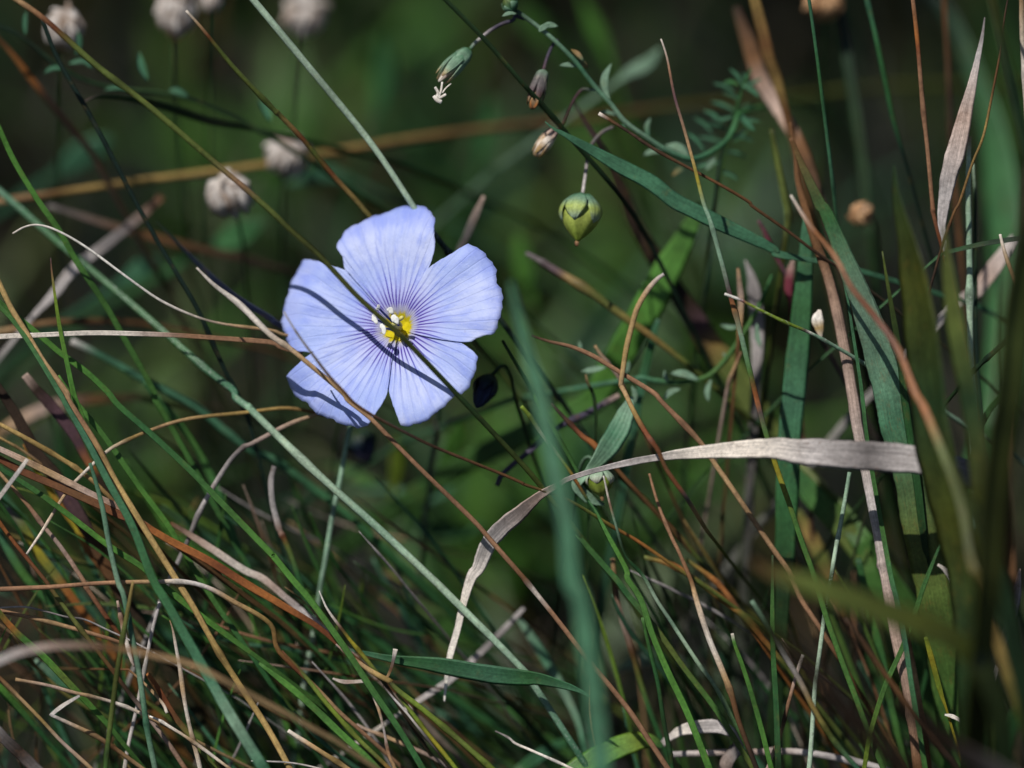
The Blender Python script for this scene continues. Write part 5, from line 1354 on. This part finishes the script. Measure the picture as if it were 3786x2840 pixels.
D('faded tan stem lying behind the ribbed brown stem', P(3, 3, 1250, 560, 1290, 800, 1340, 1100, 1400, 1400, 1440, 1680), [50, 60, 60, 60, 56], (3, 3), 'brn tan brn brn')
G('soft bright green blade glimpsed behind the ribbed stem', P(3, 3, 860, -60, 960, 380, 1030, 680, 1090, 1000, 1180, 1400), [50, 60, 64, 60, 50], (8, 10), 'mgr grn mgr grn')
G('broad yellow green leaf out of focus under the dry blade', P(2, 3, 330, 760, 500, 980, 700, 1180, 840, 1380, 960, 1600), [120, 190, 200, 180, 140], (16, 14), 'mgr grn oli grn', flat=0.08)
D('orange mottled leaf blurred beneath the arched copper stem', P(2, 3, 360, 1080, 470, 1300, 560, 1480, 640, 1659), [60, 110, 120, 100], (22, 22), 'oli och oli brn', mat='r')
D('grey broad blade behind the flax shoot', P(1, 2, 1980, 580, 2040, 750, 2070, 1000, 2080, 1300, 2070, 1560), [8, 110, 120, 100, 80], (15, 16), 'gry dgy gry dgy')
D('slim tan blade end beside the grey broad blade', P(1, 2, 1920, 635, 1930, 760, 1945, 900, 1940, 1110, 1930, 1250), [24, 46, 50, 44, 30], (8, 9), 'tan pnk tan brn')
Y('pale tan hooked straw low beside the flax shoot', P(1, 2, 1945, 1330, 1900, 1440, 1850, 1560, 1830, 1659), [20, 36, 36, 30], (9, 11), 'cop tan pnk')
G('soft green blade tip under the wide bright blurred blade', P(1, 2, 1270, 1060, 1220, 1200, 1160, 1450, 1120, 1659), [30, 66, 80, 70], (13, 14), 'tea mgr tea')
Y('small tan straw hook beside the arched copper stem', P(1, 2, 745, 1285, 800, 1350, 870, 1430, 950, 1540, 1000, 1640), [24, 36, 36, 34, 28], (7, 8), 'tan pnk brn')

# -- low leaves in the gloom behind the flower
LOW = [('glimpse of a rounded leaf under the lowest petals beside the violet bud', P(2, 1, 1060, 850, 900, 830, 780, 760, 650, 700), 120, 40, 'grn'),
       ('green low leaf under the lowest petals, second from the violet bud', P(2, 1, 1650, 900, 1500, 950, 1300, 970, 1150, 900), 130, 42, 'tea'),
       ('long low green leaf crossing behind the copper stem', P(2, 1, 1900, 1200, 1650, 1260, 1400, 1210, 1200, 1080), 170, 46, 'mgr'),
       ('upright low leaf glowing between the two lowest petals', P(2, 1, 1180, 480, 1190, 620, 1180, 780, 1150, 950), 120, 38, 'ygr'),
       ('sunlit low leaf blurred beside the furled blue bud', P(2, 1, 1720, 330, 1680, 480, 1620, 600, 1560, 700), 170, 36, 'brt'),
       ('low curved leaf behind the long bluish stem', P(3, 1, 1030, 230, 1250, 340, 1400, 500, 1540, 740), 110, 26, 'mgr'),
       ('rounded low leaf beside the hanging dry blade tip', P(3, 1, 1480, 440, 1600, 500, 1740, 580, 1850, 680), 190, 34, 'grn'),
       ('small low leaf in the gloom under the bright olive stem', P(3, 1, 1760, 1320, 1600, 1270, 1480, 1220, 1380, 1150), 120, 24, 'tea'),
       ('dim low leaf beneath the white curled stem', P(1, 0, 1320, 560, 1180, 640, 1080, 700, 980, 760), 170, 40, 'tea'),
       ('dim low leaf below the grey papery clover head', P(1, 0, 2150, 260, 1980, 360, 1850, 420, 1720, 480), 230, 46, 'mgr'),
       ('dim low leaf behind the blurred tan stalk', P(0, 0, 900, 1130, 720, 1240, 580, 1340, 450, 1420), 230, 60, 'tea'),
       ('bright low leaf blurred behind the dark seeding flax stalk', P(0, 2, 640, -10, 740, 200, 820, 380, 880, 560), 130, 70, 'brt'),
       ('second bright low leaf near the seeding flax bud', P(0, 2, 120, 40, 220, 160, 300, 300, 380, 420), 200, 90, 'grn'),
       ('pale greenish low leaf blurred by the seeding flax stalk', P(0, 2, 1280, 400, 1180, 520, 1050, 590, 940, 660), 120, 36, 'gla'),
       ('green low leaf blurred between round capsule and topmost petal', P(1, 2, 130, 380, 160, 560, 190, 740, 240, 920), 170, 60, 'brt'),
       ('mossy low leaf beneath the straight tan stem', P(3, 2, 900, 870, 1100, 780, 1300, 740, 1480, 800), 110, 30, 'gla'),
       ('second mossy low leaf beyond the straight tan stem', P(3, 2, 1620, 720, 1800, 800, 1960, 940, 2080, 1060), 120, 30, 'tea'),
       ('dim low leaf under the teal blade behind the clover', P(0, 1, 300, 1500, 480, 1440, 640, 1420, 820, 1480), 140, 55, 'tea'),
       ('dim low leaf behind the pale straight stem', P(0, 1, 1060, 300, 1080, 520, 1060, 760, 1000, 980), 180, 80, 'mgr'),
       ('dim low leaf beside the withered white flower', P(0, 1, 1960, 800, 1940, 1000, 1900, 1200, 1840, 1400), 150, 75, 'mgr')]
for lab, pts, w, dz, c in LOW:
    B('broad_leaf', lab, pts, [w * .2, w * .8, w, w * .7, w * .3], (dz, dz + 3), c, 'g', 0.07, random.uniform(-.3, .3), 0.15)


# -- crowded stalks and blades by the edge
G('olive blurred blade between the dark olive leaf and the stout pale stem', P(1, 3, 1560, 300, 1600, 700, 1660, 1100, 1740, 1500) + P(2, 3, 1800, 300, 1850, 900), [20, 110, 150, 160, 150, 130], (-22, -26), 'dol oli dgr dol', twist=0.7)
D('brown blurred stalk behind the big olive blade at the edge', P(2, 3, 2150, 100, 2110, 500, 2080, 900, 2090, 1400) + P(3, 3, 2120, 400, 2150, 900), [30, 80, 100, 100, 90, 80], (-18, -22), 'brn dbr brn dbr', twist=0.5)
G('dark blurred blade leaning across the corner by the orange margined blade', P(2, 3, 1640, 700, 1780, 1050, 1930, 1400) + P(3, 3, 2040, 300, 2130, 700, 2210, 1100), [20, 110, 150, 160, 150, 130], (-30, -32), 'dol dgr dgr', twist=-0.9)
G('slim shaded blade upright between ribbed stem and dark olive leaf', P(1, 3, 1060, 500, 1120, 900, 1200, 1400) + P(2, 3, 1240, 200, 1330, 800, 1400, 1400), [10, 50, 64, 64, 60], (-4, 2), 'oli dgr mgr dgr', twist=0.6)
Y('dull brown upright stalk behind the orange brown stem', P(0, 3, 1560, -15, 1590, 500, 1610, 1000, 1650, 1500) + P(1, 3, 1690, 500, 1740, 1200), [40, 46, 48, 46, 44], (22, 24), 'brn dbr brn dbr')
G('tall shaded blade out of focus beside the thin straight green stem', P(0, 3, 700, -15, 760, 400, 830, 900, 900, 1400) + P(1, 3, 960, 400), [60, 90, 100, 90, 70], (34, 30), 'vdg dgr dgr')

# -- many slender blades deeper in the tangle that only their place tells apart
rt = random.Random(99)
for i in range(58):
    zone = i % 3
    if zone == 0:
        x, y, an = rt.uniform(-100, 1300), rt.uniform(1500, 2500), rt.gauss(0.95, 0.22)
    elif zone == 1:
        x, y, an = rt.uniform(0, 1500), rt.uniform(2000, 2700), rt.gauss(1.0, 0.3)
    else:
        x, y, an = rt.uniform(2300, 3600), rt.uniform(1700, 2700), rt.gauss(1.25, 0.22)
    L = rt.uniform(500, 1100)
    cv = rt.uniform(-0.12, 0.12)
    pts = [(x + L * f * math.cos(an + cv * (f - 0.5)), y + L * f * math.sin(an + cv * (f - 0.5))) for f in (0, .3, .65, 1)]
    d0 = rt.uniform(7, 30)
    cc = rt.choice(['grn', 'brt grn', 'mgr', 'tea', 'dgr', 'oli grn', 'och oli', 'mgr grn'])
    hue = {'grn': 'plain green', 'brt grn': 'bright green', 'mgr': 'cool green', 'tea': 'bluish green', 'dgr': 'dark green', 'oli grn': 'olive to green', 'och oli': 'ochre tipped olive', 'mgr grn': 'mid green'}[cc]
    if zone == 2:
        lab, nm = 'slender %s blade low among the upright grasses under the bent dry blade' % hue, 'green blades under the dry blade'
    else:
        lab, nm = 'slender %s blade deep in the tangled grass below the flower' % hue, 'green blades deep in the tangle'
    o = G(lab, pts, rt.uniform(34, 62), (d0, d0 + 6), cc, twist=rt.uniform(-.5, .5))
    o['group'] = nm

# -- finer straws and shoots threading the tangle
for i in range(150):
    dry = i % 5 < 2
    if i % 4 < 3:
        x, y, an = rt.uniform(-150, 1500), rt.uniform(1750, 2760), rt.gauss(0.75 if i % 3 else 1.5, 0.35)
    else:
        x, y, an = rt.uniform(2150, 3650), rt.uniform(2000, 2760), rt.gauss(1.25, 0.3)
    L = rt.uniform(250, 800)
    cv = rt.uniform(-0.35, 0.35)
    pts = [(x + L * f * math.cos(an + cv * (f - 0.5)), y + L * f * math.sin(an + cv * (f - 0.5))) for f in (0, .25, .5, .75, 1)]
    d0 = rt.uniform(2, 24)
    where = 'threading the tangled grass below the flower' if i % 4 < 3 else 'threading the upright grasses near the bottom edge'
    if dry:
        cc, hue = rt.choice([('tan brn', 'tan'), ('gry dgy', 'grey'), ('cop brn', 'copper'), ('pal tan', 'pale'), ('pnk brn dbr', 'dusky pink'), ('och oli', 'ochre'), ('brn dbr', 'dark brown')])
        o = Y('thin %s straw %s' % (hue, where), pts, rt.uniform(14, 30), (d0, d0 + 5), cc)
        o['group'] = 'thin straws in the tangle'
    else:
        cc, hue = rt.choice([('brt grn', 'bright'), ('grn mgr', 'mid'), ('tea', 'bluish'), ('oli grn', 'olive'), ('dgr mgr', 'deep'), ('ygr grn', 'yellowish')])
        o = G('fine %s green shoot %s' % (hue, where), pts, rt.uniform(14, 34), (d0, d0 + 5), cc, twist=rt.uniform(-.4, .4))
        o['group'] = 'fine green shoots in the tangle'
